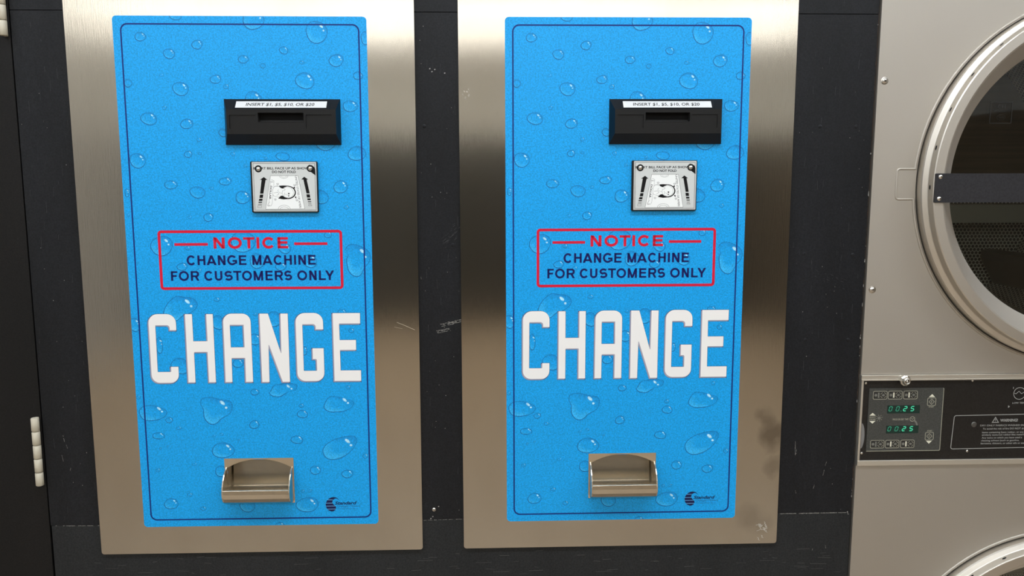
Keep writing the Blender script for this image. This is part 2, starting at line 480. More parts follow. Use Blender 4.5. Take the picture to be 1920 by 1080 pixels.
# ------------------------------------------------------------------ the room (metres given as mm, origin at the floor)
def world_obj(mb, name, mats, parent=None, **k):
    o = mb.build(name, mats, parent, **k); return o
ZC = 2750
b = MB(); b.box(-2600, 3800, -7200, 900, -60, 0); tag(b.build('floor', M['floor']), kind='structure')
b = MB(); b.box(-2600, 3800, -7200, 900, ZC, ZC+60); tag(b.build('ceiling', M['ceiling']), kind='structure')
b = MB(); b.box(-2660, -2600, -7200, 900, 0, ZC); tag(b.build('wall_left', M['roomwall']), kind='structure')
b = MB(); b.box(3800, 3860, -7200, 900, 0, ZC); tag(b.build('wall_right', M['roomwall']), kind='structure')
b = MB(); b.box(-2600, 3800, -7260, -7200, 0, ZC); tag(b.build('wall_front', M['farwall']), kind='structure')
b = MB(); b.box(-2600, 3800, -7200, -7185, 0, 1900); tag(b.build('trim_1', M['dado']), kind='structure')  # added out of view so the steel plates reflect something dark
b = MB(); b.box(3785, 3800, -7185, 900, 0, 1900); tag(b.build('trim_3', M['side_dado']), kind='structure')  # added out of view to darken reflections in the dryer's glass and steel

# ceiling lamps: two bright rows near the machines, two rows of softer panels further back
def lamp_row(hx, hy, spots, dif, name_, grp):
    first = None
    for lx, ly, rown, coln in spots:
        if first is None:
            r = empty('ceiling_light', (0, 0, 0)); kids = []
            q = MB(); q.box(-hx, hx, -hy, hy, -40, 0); kids.append(q.build('housing', M['fixture'], r))
            q = MB(); q.box(-hx+25, hx-25, -hy+25, hy-25, -48, -40.5); kids.append(q.build('diffuser', dif, r))
            first = r
        else:
            r = first.copy(); COL.objects.link(r)
            for ch in kids:
                c = ch.copy(); COL.objects.link(c); c.parent = r
        r.location = (lx/1000, ly/1000, ZC/1000)
        tag(r, '%s, %s of the %s row before the machines' % (name_, coln, rown), 'ceiling light', grp)
cols4 = ((-1900, 'leftmost'), (-330, 'inner left'), (1240, 'inner right'), (2810, 'rightmost'))
cols = ((-1000, 'left'), (600, 'centre'), (2200, 'right'))
lamp_row(620, 170, [(x, y, rn, cn) for y, rn in ((-850, 'nearest'), (-3000, 'second')) for x, cn in cols], M['diffuser'], 'long bright ceiling light', 'bright ceiling lights')
lamp_row(760, 310, [(x, y, rn, cn) for y, rn in ((-4950, 'third'), (-6050, 'farthest')) for x, cn in cols4], M['soft_diffuser'], 'wide soft ceiling light panel', 'soft ceiling light panels')

# ------------------------------------------------------------------ wall with the openings the machines are set into
def at(z): return Z0+z/1000
def place(o, x=0.0, y=0.0, z=0.0): o.location = (x/1000, y/1000, Z0+z/1000); return o
YW = 4.0      # wall face; steel plates' faces are at y = 0
DX, DZ, RY = 543.24, 0.66, -0.00193
b = MB()
holes = [rect(2, 348, -18, -732), rect(DX+2, DX+348, -18, -732)]
b.slab([(-140, -739.5), (1076.6, -736.8), (1076.6, 7), (-140, 7)], YW, YW+22, 0, holes)
b.slab([(-140, 8), (1076.6, 8), (1076.6, 1028), (-140, 1028)], YW, YW+22, 0)
# raw edge next to the dryer and its chips
b.box(1076.6, 1077.8, YW+0.6, YW+22, -736, 1020, 1)
for k in range(46):
    z = -730+random.uniform(0, 740); l = random.uniform(1, 9)
    b.quad([(1076.4-random.uniform(0, .7), z+l*.2), (1077.2, z), (1077.2, z+l), (1076.3, z+l*0.8)], YW-0.15, 2 if random.random() < .3 else 1)
wall = b.build('wall_back', [M['wall'], M['wood_edge'], M['chip']]); place(wall); tag(wall, kind='structure')
# scuffs, chips and scratches in the paint
b = MB()
def scratch(x0, z0, x1, z1, n=8, wd=0.5, jit=0.7, skip=0.2):
    for k in range(n):
        if random.random() < skip: continue
        a, c = k/n, (k+0.9)/n
        p = (x0+(x1-x0)*a+random.uniform(-jit, jit)*0.3, z0+(z1-z0)*a+random.uniform(-jit, jit)*0.3)
        q = (x0+(x1-x0)*c+random.uniform(-jit, jit)*0.3, z0+(z1-z0)*c+random.uniform(-jit, jit)*0.3)
        b.line([p, q], wd*random.uniform(0.5, 1.3), YW-0.12, 0)
scratch(-133, -740.2, -66, -740.9, 30, 0.7, 0.5, .3)
scratch(418, -739.6, 476, -738.7, 26, 0.6, 0.5, .3)
scratch(966, -737.4, 1072, -736.9, 50, 0.9, 0.7, .15)
scratch(1071.5, -735, 1073, -740.5, 3, 1.4)
for x, z in ((455, -437), (466, -434), (449, -447)):
    for k in range(3): scratch(x-8+k, z-k*1.6, x+12, z+4-k*1.7, 6, 0.6)
for x, z, l in ((985, -622, 22), (987, -634, 10), (1018, -690, 8), (1032, -668, 9), (1035, -655, 6), (1040, -790, 6), (1020, -795, 3), (988, -700, 5), (-112, -600, 10), (-108, -615, 5), (-116, -628, 12), (-104, -650, 4)):
    scratch(x, z, x+random.uniform(-3, 3), z-l, 5, 0.45)
for k in range(70):
    x = random.choice([random.uniform(419, 477), random.uniform(964, 1072), random.uniform(-136, -68)]); z = random.uniform(-735, 0)
    b.quad(ell(x, z, random.uniform(.2, .55), random.uniform(.2, .7), 0, 6), YW-0.12, 0)
for x, z in ((429, -748+11), (432, -734), (441, -718), (437, -70), (440, -74), (444, -71), (458, -76)):
    b.quad(ell(x, z, 1.1, .9, .5, 7), YW-0.12, 0)
b.build('paint_scuff', M['chip'], wall)
# board screw
b = MB(); b.lathe(433.9, -722.9, [(0.01, YW-1.6), (1.8, YW-1.5), (3.0, YW-0.6), (3.2, YW)], 20); b.line([(432.4, -722), (435.4, -723.8)], .7, YW-1.7, 1)
b.build('screw', [M['screw'], M['ink']], wall)
for x_, z_ in ((1000, -150), (1053, -150), (985, -335), (1058, -337), (993, -465), (1058, -465), (428, -150), (467, -320)):
    b = MB(); b.lathe(x_, z_, [(0.01, YW-.5), (1.6, YW-.7), (2.6, YW-.3), (2.9, YW)], 16); b.line([(x_-1.6, z_-.4), (x_+1.6, z_+.4)], .5, YW-.75, 0)
    b.build('painted_screw', M['wall'], wall)
b = MB()
for k in range(36):
    t = random.random(); x = 452+t*22+random.uniform(-7, 7); z = -322+t*26+random.uniform(-7, 7); l = random.uniform(1, 7)
    b.line([(x, z), (x+l*.7, z+l*.6)], random.uniform(.1, .35), YW-0.1, 0)
for k in range(26):
    x = 1022+random.uniform(-22, 26); z = -372+random.uniform(-8, 8)-(x-1022)*.3; l = random.uniform(1, 6)
    b.line([(x, z), (x+l*.8, z-l*.3)], random.uniform(.1, .3), YW-0.1, 0)
for k in range(120):
    x = random.choice([random.uniform(419, 477), random.uniform(968, 1070), random.uniform(968, 1070), random.uniform(-136, -70)]); z = random.uniform(-735, 0); l = random.uniform(2, 16)
    b.line([(x, z), (x+random.uniform(-1, 1), z-l)], random.uniform(.08, .22), YW-0.1, 0)
b.build('rubbed_paint', mat('rubbed_grey', (74, 75, 76), .7), wall)
# lower board
b = MB(); b.slab([(-139, -1719), (1077, -1719), (1077, -737.6), (-139, -740.3)], YW+0.3, YW+22, 0)
lo = b.build('trim_2', M['skirt']); place(lo); tag(lo, kind='structure')
b = MB()
for k in range(90):
    x = random.uniform(-130, 1070); z = random.uniform(-850, -790); l = random.uniform(4, 26)
    b.line([(x, z), (x+l, z+random.uniform(-1.2, 1.2))], random.uniform(.15, .4), YW+0.15, 0)
b.build('paint_scuff', mat('faint_scuff', (92, 92, 90), .7), lo)
# hinged door at the left edge
b = MB(); b.box(-1000, -142.5, YW+1.2, YW+40, -1700, 400)
dr = b.build('door_1', M['door'], bevel=1.0); place(dr); tag(dr, kind='structure')
b = MB(); b.box(-142.5, -139.8, YW+16, YW+20, -1700, 400); b.build('door_gap', M['gap'], dr)
for z0 in (-571, 75.5):
    b = MB(); L5 = 104/5
    for k in range(5):
        za = z0-k*L5; zb_ = za-L5+0.7; n = 20; vs = []
        for zz, rr in ((za, 4.4), (za-0.8, 5.6), (zb_+0.8, 5.6), (zb_, 4.4)):
            for i in range(n):
                a = 2*math.pi*i/n; vs.append((-147.6+rr*math.cos(a), YW-6+rr*math.sin(a), zz))
        fs = [[r*n+i, r*n+(i+1) % n, (r+1)*n+(i+1) % n, (r+1)*n+i][::-1] for r in range(3) for i in range(n)]
        b.add(vs, fs, 0, smooth=True)
        b.add(vs[:n], [list(range(n))[::-1]], 0); b.add(vs[3*n:], [list(range(n))], 0)
    b.box(-149.8, -145.4, YW-5, YW+1.2, z0-103.5, z0-0.6)
    hg = b.build('hinge', M['cream'], dr)

# ------------------------------------------------------------------ change machines
DW, DH = 350.0, 742.3
DROPS=[(37.2,-28.4,7.7,6.8),(75.5,-51.2,8.8,7.0),(114.7,-38.7,7.8,6.8),(87.1,-0.1,8.5,6.5),(193.6,-4.6,15.9,13.6),(177.6,-58.5,7.4,6.0),(234.1,-46.1,6.6,5.6),(204.3,-67.1,4.1,3.6),(258.4,-62.5,3.3,2.6),(280.4,-21.2,16.0,15.0),(306.6,-59.7,10.3,9.1),(261.9,-87.6,13.4,11.8),(63.3,-80.6,2.9,2.2),(16.7,-91.5,5.7,6.1),(88.8,-99.0,11.9,9.5),(137.9,-85.7,8.2,6.3),(151.9,-95.6,4.1,3.5),(189.0,-113.5,12.4,11.2),(64.8,-124.9,3.3,2.9),(42.4,-140.2,11.7,9.0),(94.7,-147.3,9.5,7.0),(110.3,-169.3,3.5,2.9),(23.4,-198.5,12.0,10.4),(94.5,-189.4,6.0,5.2),(110.7,-188.6,2.9,2.1),(157.2,-189.4,3.5,2.9),(202.8,-195.4,2.5,2.1),(227.3,-192.8,10.4,6.2),(173.7,-206.3,2.5,2.3),(336.4,-80.5,6.8,6.1),(324.5,-122.5,11.5,7.8),(288.6,-173.0,14.6,12.0),(144.5,-159.6,6.2,6.2),(332.1,-188.6,13.7,10.0),(67.9,-232.4,9.2,6.7),(104.8,-243.0,11.7,8.4),(144.8,-227.5,9.2,5.9),(124.9,-237.7,2.9,2.1),(168.4,-250.4,11.3,9.1),(118.3,-278.6,7.1,6.6),(92.1,-278.5,2.9,2.1),(307.7,-235.5,10.5,9.3),(280.3,-250.4,9.5,10.6),(314.7,-264.7,3.6,3.0),(50.0,-319.3,15.7,14.9),(86.6,-322.7,3.8,3.2),(287.7,-304.2,5.9,4.7),(166.0,-313.8,16.9,16.3),(224.9,-323.7,9.5,7.5),(77.4,-349.4,8.0,5.8),(101.1,-355.3,3.8,3.2),(184.9,-341.7,11.7,10.8),(218.6,-350.1,8.1,6.0),(260.3,-342.1,10.6,10.1),(5.5,-243.6,3.3,6.3),(5.6,-275.1,2.1,2.5),(124.4,-397.6,4.3,3.3),(178.4,-419.7,3.0,2.2),(124.6,-431.5,9.4,11.2),(205.4,-427.2,11.9,11.3),(304.3,-417.3,6.3,4.5),(4.4,-433.8,8.7,10.3),(38.4,-464.6,5.0,12.9),(176.9,-457.0,8.8,9.1),(247.9,-474.4,4.4,7.2),(317.2,-444.8,4.4,3.6),(66.4,-495.7,13.2,12.4),(150.7,-492.2,8.5,6.8),(173.2,-535.9,6.3,5.3),(310.1,-529.7,3.5,3.0),(240.5,-557.0,3.8,3.0),(241.7,-570.0,8.0,6.6),(3.3,-542.4,3.1,3.0),(46.2,-577.2,5.4,4.6),(59.8,-589.6,3.8,2.7),(170.5,-585.2,7.7,6.7),(29.3,-600.9,8.9,5.7),(110.7,-602.1,2.2,1.7),(121.3,-599.9,2.9,2.0),(232.3,-609.2,9.3,6.7),(122.7,-624.3,17.6,11.7),(332.7,-635.7,3.9,4.1),(80.0,-645.3,3.8,2.0),(25.3,-653.7,3.5,3.0),(118.6,-656.9,9.0,9.5),(258.0,-656.7,8.7,6.8),(305.4,-663.1,8.8,6.8),(70.2,-692.5,3.9,3.1),(42.1,-706.3,11.2,8.5),(89.3,-714.5,4.5,3.4),(154.7,-711.7,12.3,9.2),(244.2,-710.6,17.2,12.0),(202.1,-743.0,7.2,5.5),(238.1,-689.4,2.9,2.4),(248.9,-688.8,2.9,2.4),(31.0,-620.5,2.2,2.0),(41.7,-617.3,1.9,1.7),(146.4,-608.6,1.6,1.7),(348,-29,7,9)]
BLOBS=[[(316.4,-318.7),(324.9,-317.6),(335.5,-321.3),(343.9,-326.3),(348.4,-336.0),(345.6,-344.6),(338.9,-353.2),(332.3,-364.0),(323.7,-365.1),(316.3,-358.5),(313.4,-348.8),(312.6,-340.1),(314.9,-333.7),(311.9,-325.1)],[(67.0,-391.8),(77.5,-393.0),(90.1,-395.2),(96.8,-402.9),(93.5,-411.5),(84.7,-418.0),(73.8,-422.3),(65.0,-428.8),(52.3,-427.6),(46.4,-418.9),(50.3,-406.9),(58.2,-397.2)],[(195.8,-534.5),(200.9,-526.3),(210.5,-523.8),(223.3,-522.6),(235.3,-525.3),(233.1,-533.2),(222.8,-536.4),(209.8,-543.5),(199.6,-542.8),(194.1,-538.4)],[(92.5,-551.6),(97.1,-543.4),(109.8,-542.8),(123.8,-546.3),(136.4,-548.7),(140.1,-558.7),(135.5,-568.5),(122.4,-576.7),(114.1,-583.9),(104.6,-583.8),(97.1,-574.7),(96.1,-561.5)],[(274.8,-553.4),(281.5,-544.2),(294.3,-543.7),(308.6,-548.1),(318.1,-552.2),(314.7,-560.5),(301.7,-567.0),(282.4,-567.4),(273.6,-561.7)],[(2.7,-563.8),(9.5,-555.6),(25.3,-554.2),(37.7,-559.2),(44.3,-564.9),(38.5,-573.4),(23.9,-577.9),(8.3,-575.8)],[(269.3,-626.8),(274.4,-617.4),(286.0,-609.5),(300.6,-605.3),(315.1,-603.8),(321.4,-608.9),(319.6,-617.3),(312.9,-627.3),(299.7,-637.3),(285.0,-641.1),(273.8,-637.6)]]
PALE = {35, 47, 42, 27, 31, 32, 51, 58, 59, 66, 7, 24, 33, 13, 84, 90}      # drops printed without a glint
def C(rgb, k=1.0):
    c = lin(rgb); return (min(1, c[0]*k), min(1, c[1]*k), min(1, c[2]*k), 1)
BASEC = C(BLUE)
def mixc(a, b_, t): return tuple(a[i]*(1-t)+b_[i]*t for i in range(3))+(1.0,)
LINEC = C((4, 84, 150)); LITE = C((62, 188, 246)); DEEP = C((6, 134, 206)); GLINT = C((190, 238, 252))
def clampd(p):
    return (min(DW-0.3, max(0.3, p[0])), max(-DH+0.3, min(-0.3, p[1])))
def drop(mb, loop, y, glint=True, size=None):
    n = len(loop); cx = sum(p[0] for p in loop)/n; cz = sum(p[1] for p in loop)/n
    R_ = sum(math.hypot(p[0]-cx, p[1]-cz) for p in loop)/n
    vs = []; cs = []
    small = min(1.0, R_/6)
    offs = [0, 0.22*small+.05, 0.75*small+.1, 1.5*small+.15, None, None]
    for ri, of in enumerate(offs):
        for p in loop:
            d = math.hypot(p[0]-cx, p[1]-cz) or 1
            ux, uz = (p[0]-cx)/d, (p[1]-cz)/d
            if of is not None: k = max(0.2, 1-of/d)
            else: k = 0.72 if ri == 4 else 0.4
            q = clampd((cx+(p[0]-cx)*k, cz+(p[1]-cz)*k))
            vs.append((q[0], y, q[1]))
            lo_ = (-ux*0.5-uz*0.86)         # 1 towards lower left
            if ri == 0: c = BASEC
            elif ri in (1, 2): c = mixc(BASEC, LINEC, min(1, 0.66+0.34*max(-0.25, lo_)))
            elif ri == 3: c = mixc(BASEC, LITE if lo_ > 0 else DEEP, abs(lo_)*0.8)
            elif ri == 4: c = mixc(BASEC, LITE if lo_ > 0 else DEEP, abs(lo_)*0.5)
            else: c = BASEC
            cs.append(c)
    k = len(offs); q = clampd((cx, cz)); vs.append((q[0], y, q[1])); cs.append(BASEC)
    fs = []
    for r in range(k-1):
        for i in range(n):
            j = (i+1) % n; fs.append([r*n+i, r*n+j, (r+1)*n+j, (r+1)*n+i])
    for i in range(n): fs.append([(k-1)*n+i, (k-1)*n+(i+1) % n, k*n])
    ar = sum(loop[i][0]*loop[(i+1) % n][1]-loop[(i+1) % n][0]*loop[i][1] for i in range(n))
    if ar < 0: fs = [f[::-1] for f in fs]
    mb.add(vs, fs, 0, cs)
    if glint:
        rx = max(p[0] for p in loop)-cx; rz = max(p[1] for p in loop)-cz
        for gx, gz, a, c_, rot in ((0.42, 0.52, 0.21, 0.11, -0.7), (0.62, 0.14, 0.095, 0.085, 0)):
            if R_ < 3.2 and a < .15: continue
            s = R_*(1.25 if R_ < 5 else 1)
            e = [clampd(p) for p in ell(cx+rx*gx, cz+rz*gz, s*a, s*c_, rot, 12)]
            mb.add([(p[0], y-0.01, p[1]) for p in e]+[(clampd((cx+rx*gx, cz+rz*gz))[0], y-0.01, clampd((cx+rx*gx, cz+rz*gz))[1])],
                   [[i, (i+1) % 12, 12] for i in range(12)], 0, [mixc(GLINT, BASEC, .45)]*12+[GLINT])

# decal with the two cut-outs for the scoop (its flange covers the rim)
cupcut = rect(126, 224, -639, -704)
root = empty('change_machine', (0, 0, Z0))
b = MB()
o2 = rect(0, DW, -DH, 0, 5.5)
pts0 = len(b.v)
b.flat(o2, -0.25, 0, [cupcut]); b.c = [BASEC]*len(b.v)
b.slab(o2, -0.24, 0.0, 0, [cupcut]); b.c = [BASEC]*len(b.v)
yy = -0.27
for i, (x, z, rx, rz) in enumerate(DROPS):
    n = 32 if rx > 5 else 18
    ph = (i*2.4) % 6.28; kx = 0.05 if rx > 5 else 0.0
    lp = []
    for k in range(n):
        a = 2*math.pi*k/n; m_ = 1+kx*math.cos(2*a+ph)+0.6*kx*math.cos(3*a+ph*2)
        lp.append((x+rx*m_*math.cos(a), z+rz*m_*math.sin(a)))
    if 122 < x < 226 and -703 < z < -640: continue
    drop(b, lp, yy-(i % 7)*0.004, i not in PALE)
for i, p in enumerate(BLOBS): drop(b, catmull(p), yy-0.03-i*0.003, True)
# border line of the print
decal = b.build('decal', [M['decal']], root)
decal['label'] = 'blue water-drop printed vinyl decal'
b = MB(); b.line(rect(11.1, DW-11.1, -DH+11.1, -11.1, 9.0, 8), 2.1, -0.34, 0, True)
b.build('border_line', M['navy_line'], decal)
# notice box
b = MB(); yb_ = -0.36
b.line(rect(46.9, 305.8, -381.2, -299.0, 3.4, 4), 3.9, yb_, 0, True)
b.quad(rect(68, 115.6, -319.2, -315.4), yb_, 0); b.quad(rect(238.7, 286.3, -318.8, -315.0), yb_, 0)
word(b, [('N', 123.6, 139.6), ('O', 143.9, 164.0), ('T', 166.0, 182.0), ('I', 184.9, 189.0), ('C', 193.0, 211.4), ('E', 214.9, 230.0)], -323.5, -307.3, 4.1, yb_, 0)
word(b, [('C', 84.2, 97.3), ('H', 99.7, 110.9), ('A', 112.4, 126.7), ('N', 128.7, 139.6), ('G', 142.0, 156.1), ('E', 158.7, 169.4),
         ('M', 177.9, 190.9), ('A', 192.2, 206.8), ('C', 208.3, 221.3), ('H', 223.5, 234.5), ('I', 237.6, 240.6), ('N', 243.8, 254.8), ('E', 258.0, 268.6)], -347.3, -333.3, 3.0, yb_, 1)
word(b, [('F', 60.7, 70.0), ('O', 71.9, 86.3), ('R', 89.0, 100.9), ('C', 108.1, 121.2), ('U', 123.3, 134.1), ('S', 137.0, 148.9), ('T', 149.8, 161.4), ('O', 162.2, 176.4),
         ('M', 178.8, 192.4), ('E', 195.8, 206.2), ('R', 209.2, 221.0), ('S', 222.7, 234.1), ('O', 241.4, 255.8), ('N', 258.7, 269.3), ('L', 272.6, 282.4), ('Y', 281.7, 294.7)], -369.9, -355.9, 3.0, yb_, 1)
b.build('notice_panel', [M['red'], M['navy']], decal)
# big CHANGE lettering
T_, B_ = -418.4, -520.2
letters = [
 ([(24.9, T_, 13), (64, T_, 13), (64, -442.1), (54.6, -442.1), (54.6, -434.8, 4), (34.2, -434.8, .6), (33.8, -504.3, .6), (53.4, -504.3, 1), (53.4, -496.7), (64, -496.7), (64, B_-.3, 12), (24.6, B_-.3, 12)], []),
 ([(77.7, -418.8), (87.6, -418.8), (87.6, -458.8), (108.2, -458.8), (108.2, -418.9), (117.5, -418.9), (117.3, B_), (107.4, B_), (107.4, -474.8, 1), (87.8, -474.8, 1), (87.6, B_), (77.5, B_)], []),
 ([(132.2, T_, 12), (171.6, T_, 12), (171.4, B_), (161.2, B_), (161.4, -484.1, 1), (141.7, -484.1, 1), (141.3, B_), (131.6, B_)], [[(141.3, -434.8), (161.3, -434.8), (161.4, -468.4), (141.3, -468.4)]]),
 ([(184.9, -418.7), (197, -418.7), (214.3, -479.8, 0.6), (215.2, -418.8), (225.6, -418.8), (225.3, -520.6), (214.8, -520.6), (196.2, -463, .6), (195.3, -520.6), (184.8, -520.6)], []),
 ([(236.8, T_+.2, 13), (276.3, T_+.2, 13), (276.3, -442.4), (265.5, -442.4), (265.5, -434.7, 4), (246.2, -434.7, .6), (246, -504.4, .6), (265.6, -504.4, .6), (265.6, -486.6, 2), (260, -486.6), (260, -470.7), (276, -470.7), (276, -519.7, 12), (236.6, -519.7, 12)], []),
 ([(290.8, -418.7), (330.4, -418.7), (330.2, -434), (299.6, -434), (299.8, -458.7), (323.5, -458.7), (323.4, -473.4), (299.8, -473.4), (300, -504.3), (329.7, -504.3), (329.6, -519.9), (290.7, -519.9)], [])]
b = MB()
for lp, hs in letters:
    P = rounded(lp)
    for k in range(7):
        t = k/6*1.7
        b.flat([(x-t, z-t*0.95) for x, z in P], -0.52+0.012*k, 1, [[(x-t, z-t*0.95) for x, z in h] for h in hs])
    b.line([(x-.85, z-.8) for x, z in P], 2.7, -0.40, 2, True)
    for h in hs: b.line([(x-.85, z-.8) for x, z in h], 2.7, -0.40, 2, True)
    b.flat(P, -0.56, 0, hs)
b.build('change_lettering', [M['white'], M['shade'], M['outline']], decal)
# maker's mark
b = MB()
lz = lambda x, y_: (271.5+(x-365)/21.6, -699.2-(y_-210)/21.1)
cres = [(820,325),(780,270),(720,225),(640,208),(560,215),(480,255),(420,310),(380,380),(365,450),(375,530),(410,600),(460,650),(540,685),(610,680),(665,645),(695,600),(698,555),(680,510),(640,475),(600,430),(582,380),(590,330),(620,290),(665,262),(710,255),(760,275)]
b.flat([lz(*p) for p in cres], -0.36, 0)
for y_, xa, xb in ((302, 430, 602), (408, 372, 590), (507, 372, 672), (606, 415, 690)):
    b.quad([lz(xa, y_-7), lz(xb, y_-9), lz(xb, y_+8), lz(xa, y_+7)], -0.38, 1)
text(b, 'Standard', 285.2, 318.2, -710.9, -706.0, -0.37, 0, bold=0.03, shear=0.3)
text(b, 'Change-Makers', 288.5, 323.5, -714.8, -711.9, -0.37, 2, shear=0.2)
text(b, 'The Change Machine Experts', 289.0, 319.5, -718.4, -716.6, -0.37, 2, shear=0.2)
b.build('maker_logo', [M['logo'], M['decal'], M['logo_soft']], decal)
# the stripes' ink must carry the decal's own blue
lm = decal.children[-1].data if decal.children else None
logo_me = bpy.data.objects['maker_logo'].data
ca = logo_me.color_attributes.new('print', 'FLOAT_COLOR', 'POINT')
ca.data.foreach_set('color', list(C((110, 170, 220)))*len(logo_me.vertices))

# steel face plate and the cabinet behind it
b = MB()
b.slab(rect(-65.8, 416.2, -784.6, 66, 4), 0.0, 3.6, 0, [cupcut], back=True)
plate = b.build('face_plate', M['steel'], root, bevel=0.5)
b = MB()
x0, x1, y0, y1, z0, z1 = 5, 345, 36, 380, -729, -21
b.box(x0, x1, y0, y1, z0, z1)
b.build('cabinet', M['black'], root)
# bill acceptor bezel
b = MB()
Bx0, Bx1, Bz0, Bz1 = 148.5, 310.6, -113.0, -176.4
Fx0, Fx1, Fz0, Fz1, YF = 154.7, 306.4, -128.3, -162.0, -15.5
slot = rect(198.2, 261.2, -145.4, -132.7); rl = rect(158.7, 195.2, -154.4, -135.9); rr_ = rect(264.6, 300.8, -154.4, -135.4)
b.flat(rect(Fx0, Fx1, Fz1, Fz0), YF, 0, [slot, rl, rr_])
def qd(P, mi=0): b.add(P, [[0, 1, 2, 3]], mi)
Yb = -2.2
qd([(Fx0, YF, Fz0), (Fx1, YF, Fz0), (Bx1, Yb, Bz0), (Bx0, Yb, Bz0)])
qd([(Bx0, Yb, Bz1), (Bx1, Yb, Bz1), (Fx1, YF, Fz1), (Fx0, YF, Fz1)])
qd([(Bx0, Yb, Bz0), (Bx0, Yb, Bz1), (Fx0, YF, Fz1), (Fx0, YF, Fz0)])
qd([(Fx1, YF, Fz0), (Fx1, YF, Fz1), (Bx1, Yb, Bz1), (Bx1, Yb, Bz0)])
R0 = [(Bx0, Bz1), (Bx1, Bz1), (Bx1, Bz0), (Bx0, Bz0)]
b.add([(x, Yb, z) for x, z in R0]+[(x, -0.3, z) for x, z in R0], [[i, i+4, (i+1) % 4+4, (i+1) % 4] for i in range(4)])
def well(loop, yb, mi_s, mi_b):
    l = list(loop); n = len(l)
    vs = [(p[0], YF, p[1]) for p in l]+[(p[0], yb, p[1]) for p in l]
    b.add(vs, [[i, (i+1) % n, (i+1) % n+n, i+n] for i in range(n)], mi_s)
    b.flat(l, yb, mi_b)
well(slot, -3.0, 1, 1); well(rl, YF+1.6, 0, 0); well(rr_, YF+1.6, 0, 0)
# raised ridges beside the label and the lip under the slot
for xr in (163.2, 296.6):
    b.add([(xr, -3.2, -114.2), (xr+1, -3.2, -114.2), (xr+1, YF-.3, -127.8), (xr, YF-.3, -127.8), (xr, -2.2, -114.2), (xr+1, -2.2, -114.2), (xr+1, YF+1, -128.3), (xr, YF+1, -128.3)],
          [[3, 2, 1, 0], [0, 1, 5, 4], [2, 3, 7, 6], [3, 0, 4, 7], [1, 2, 6, 5]])
b.box(197.4, 262.0, YF-0.5, YF+0.4, -146.2, -145.4); b.box(261.3, 262.0, YF-0.5, YF+0.4, -145.4, -132.7)
bz = b.build('bill_acceptor', [M['black'], M['void']], root, bevel=0.35)
bz['label'] = 'black plastic bill acceptor bezel with slot'
# label on its sloping top
b = MB(); b.flat(rect(166.9, 293.0, -126.0, -116.6), 0, 0)
text(b, 'INSERT $1, $5, $10, OR $20', 181, 276, -123.2, -118.9, -0.08, 1, bold=0.014, shear=0.1)
lb = b.build('instruction_label', [M['white_label'], M['ink']], None)
for v in lb.data.vertices:     # lay it on the slope
    z = v.co.z*1000; t = (-113.0-z)/(15.3); off = v.co.y*1000-0.35
    v.co.y = (Yb+(YF-Yb)*t+off*0.75)/1000; v.co.z = (z-off*0.66)/1000
lb.parent = bz
# slot lamps/guide inside the mouth
b = MB(); b.box(199, 260.5, -9, -4, -144.9, -142.6); b.build('bill_guide', M['black'], bz)
# instruction plate with the bill drawing
b = MB(); b.slab(rect(181.9, 276.2, -271.9, -199.6, 1.6), -4.6, -0.3, 0)
ip = b.build('instruction_plate', [M['black']], root, bevel=0.8)
b = MB()
YP = -6.0
b.slab(rect(184.4, 274.9, -270.2, -200.4, 0.8), YP, -4.6, 1)
b.flat(rect(186.3, 273.0, -268.4, -202.3), YP-0.03, 2); b.flat(rect(186.7, 272.6, -268.0, -202.7), YP-0.05, 0)
pm = lambda x, y_: (184.6+(x+22*(y_-80)/900-90)/12.78, -200.4-(y_-80)/12.9)
pl = lambda pts: [pm(*p) for p in pts]
text(b, 'INSERT BILL FACE UP AS SHOWN', pm(112, 200)[0], pm(1160, 200)[0], pm(0, 214)[1], pm(0, 172)[1], YP-0.08, 2, bold=0.025)
text(b, 'DO NOT FOLD', pm(442, 270)[0], pm(872, 270)[0], pm(0, 280)[1], pm(0, 236)[1], YP-0.08, 2, bold=0.03)
for pts in ([(290,352),(352,405),(318,404),(262,655),(202,655),(246,402),(212,405)], [(200,672),(260,672),(246,732),(186,732)], [(184,746),(243,746),(234,786),(168,786)], [(168,802),(230,802),(226,822),(160,822)],
            [(1015,348),(1088,400),(1058,398),(1098,652),(1040,652),(998,398),(958,400)], [(1036,668),(1098,668),(1104,728),(1044,728)], [(1046,742),(1108,742),(1112,776),(1052,776)], [(1056,795),(1116,795),(1118,812),(1058,812)]):
    b.flat(pl(pts), YP-0.08, 2)
for pts in ([(156,842),(224,842),(222,862),(150,862)], [(1060,832),(1118,832),(1120,850),(1062,850)]): b.flat(pl(pts), YP-0.08, 4)
b.line(pl([(150,874),(214,874),(210,908),(146,908)]), 0.3, YP-0.08, 2, True)
b.line(pl([(1062,866),(1122,866),(1124,880),(1066,882)]), 0.3, YP-0.08, 2, True)
b.flat(pl([(1115,130),(1165,140),(1205,170),(1222,210),(1222,325),(1140,262),(1100,240),(1080,190)]), YP-0.09, 2)      # bent dark corner by the screw
bill = [(412,328),(905,328),(992,935),(285,940)]
b.flat(pl(bill), YP-0.09, 3); b.line(pl(bill), 0.34, YP-0.11, 2, True)
b.line(pl([(570+0,332)]+[(648+78*math.cos(math.radians(a)), 330+48*math.sin(math.radians(a))) for a in range(180, -1, -15)]), 0.28, YP-0.11, 2)
b.line(pl([(648+55*math.cos(math.radians(a)), 330+28*math.sin(math.radians(a))) for a in range(180, -1, -15)]), 0.2, YP-0.11, 2)
for ra, rb in ((108, 70), (75, 40)):
    b.line(pl([(622+ra*math.cos(math.radians(a)), 937-rb*math.sin(math.radians(a))) for a in range(0, 181, 12)]), 0.28, YP-0.11, 2)
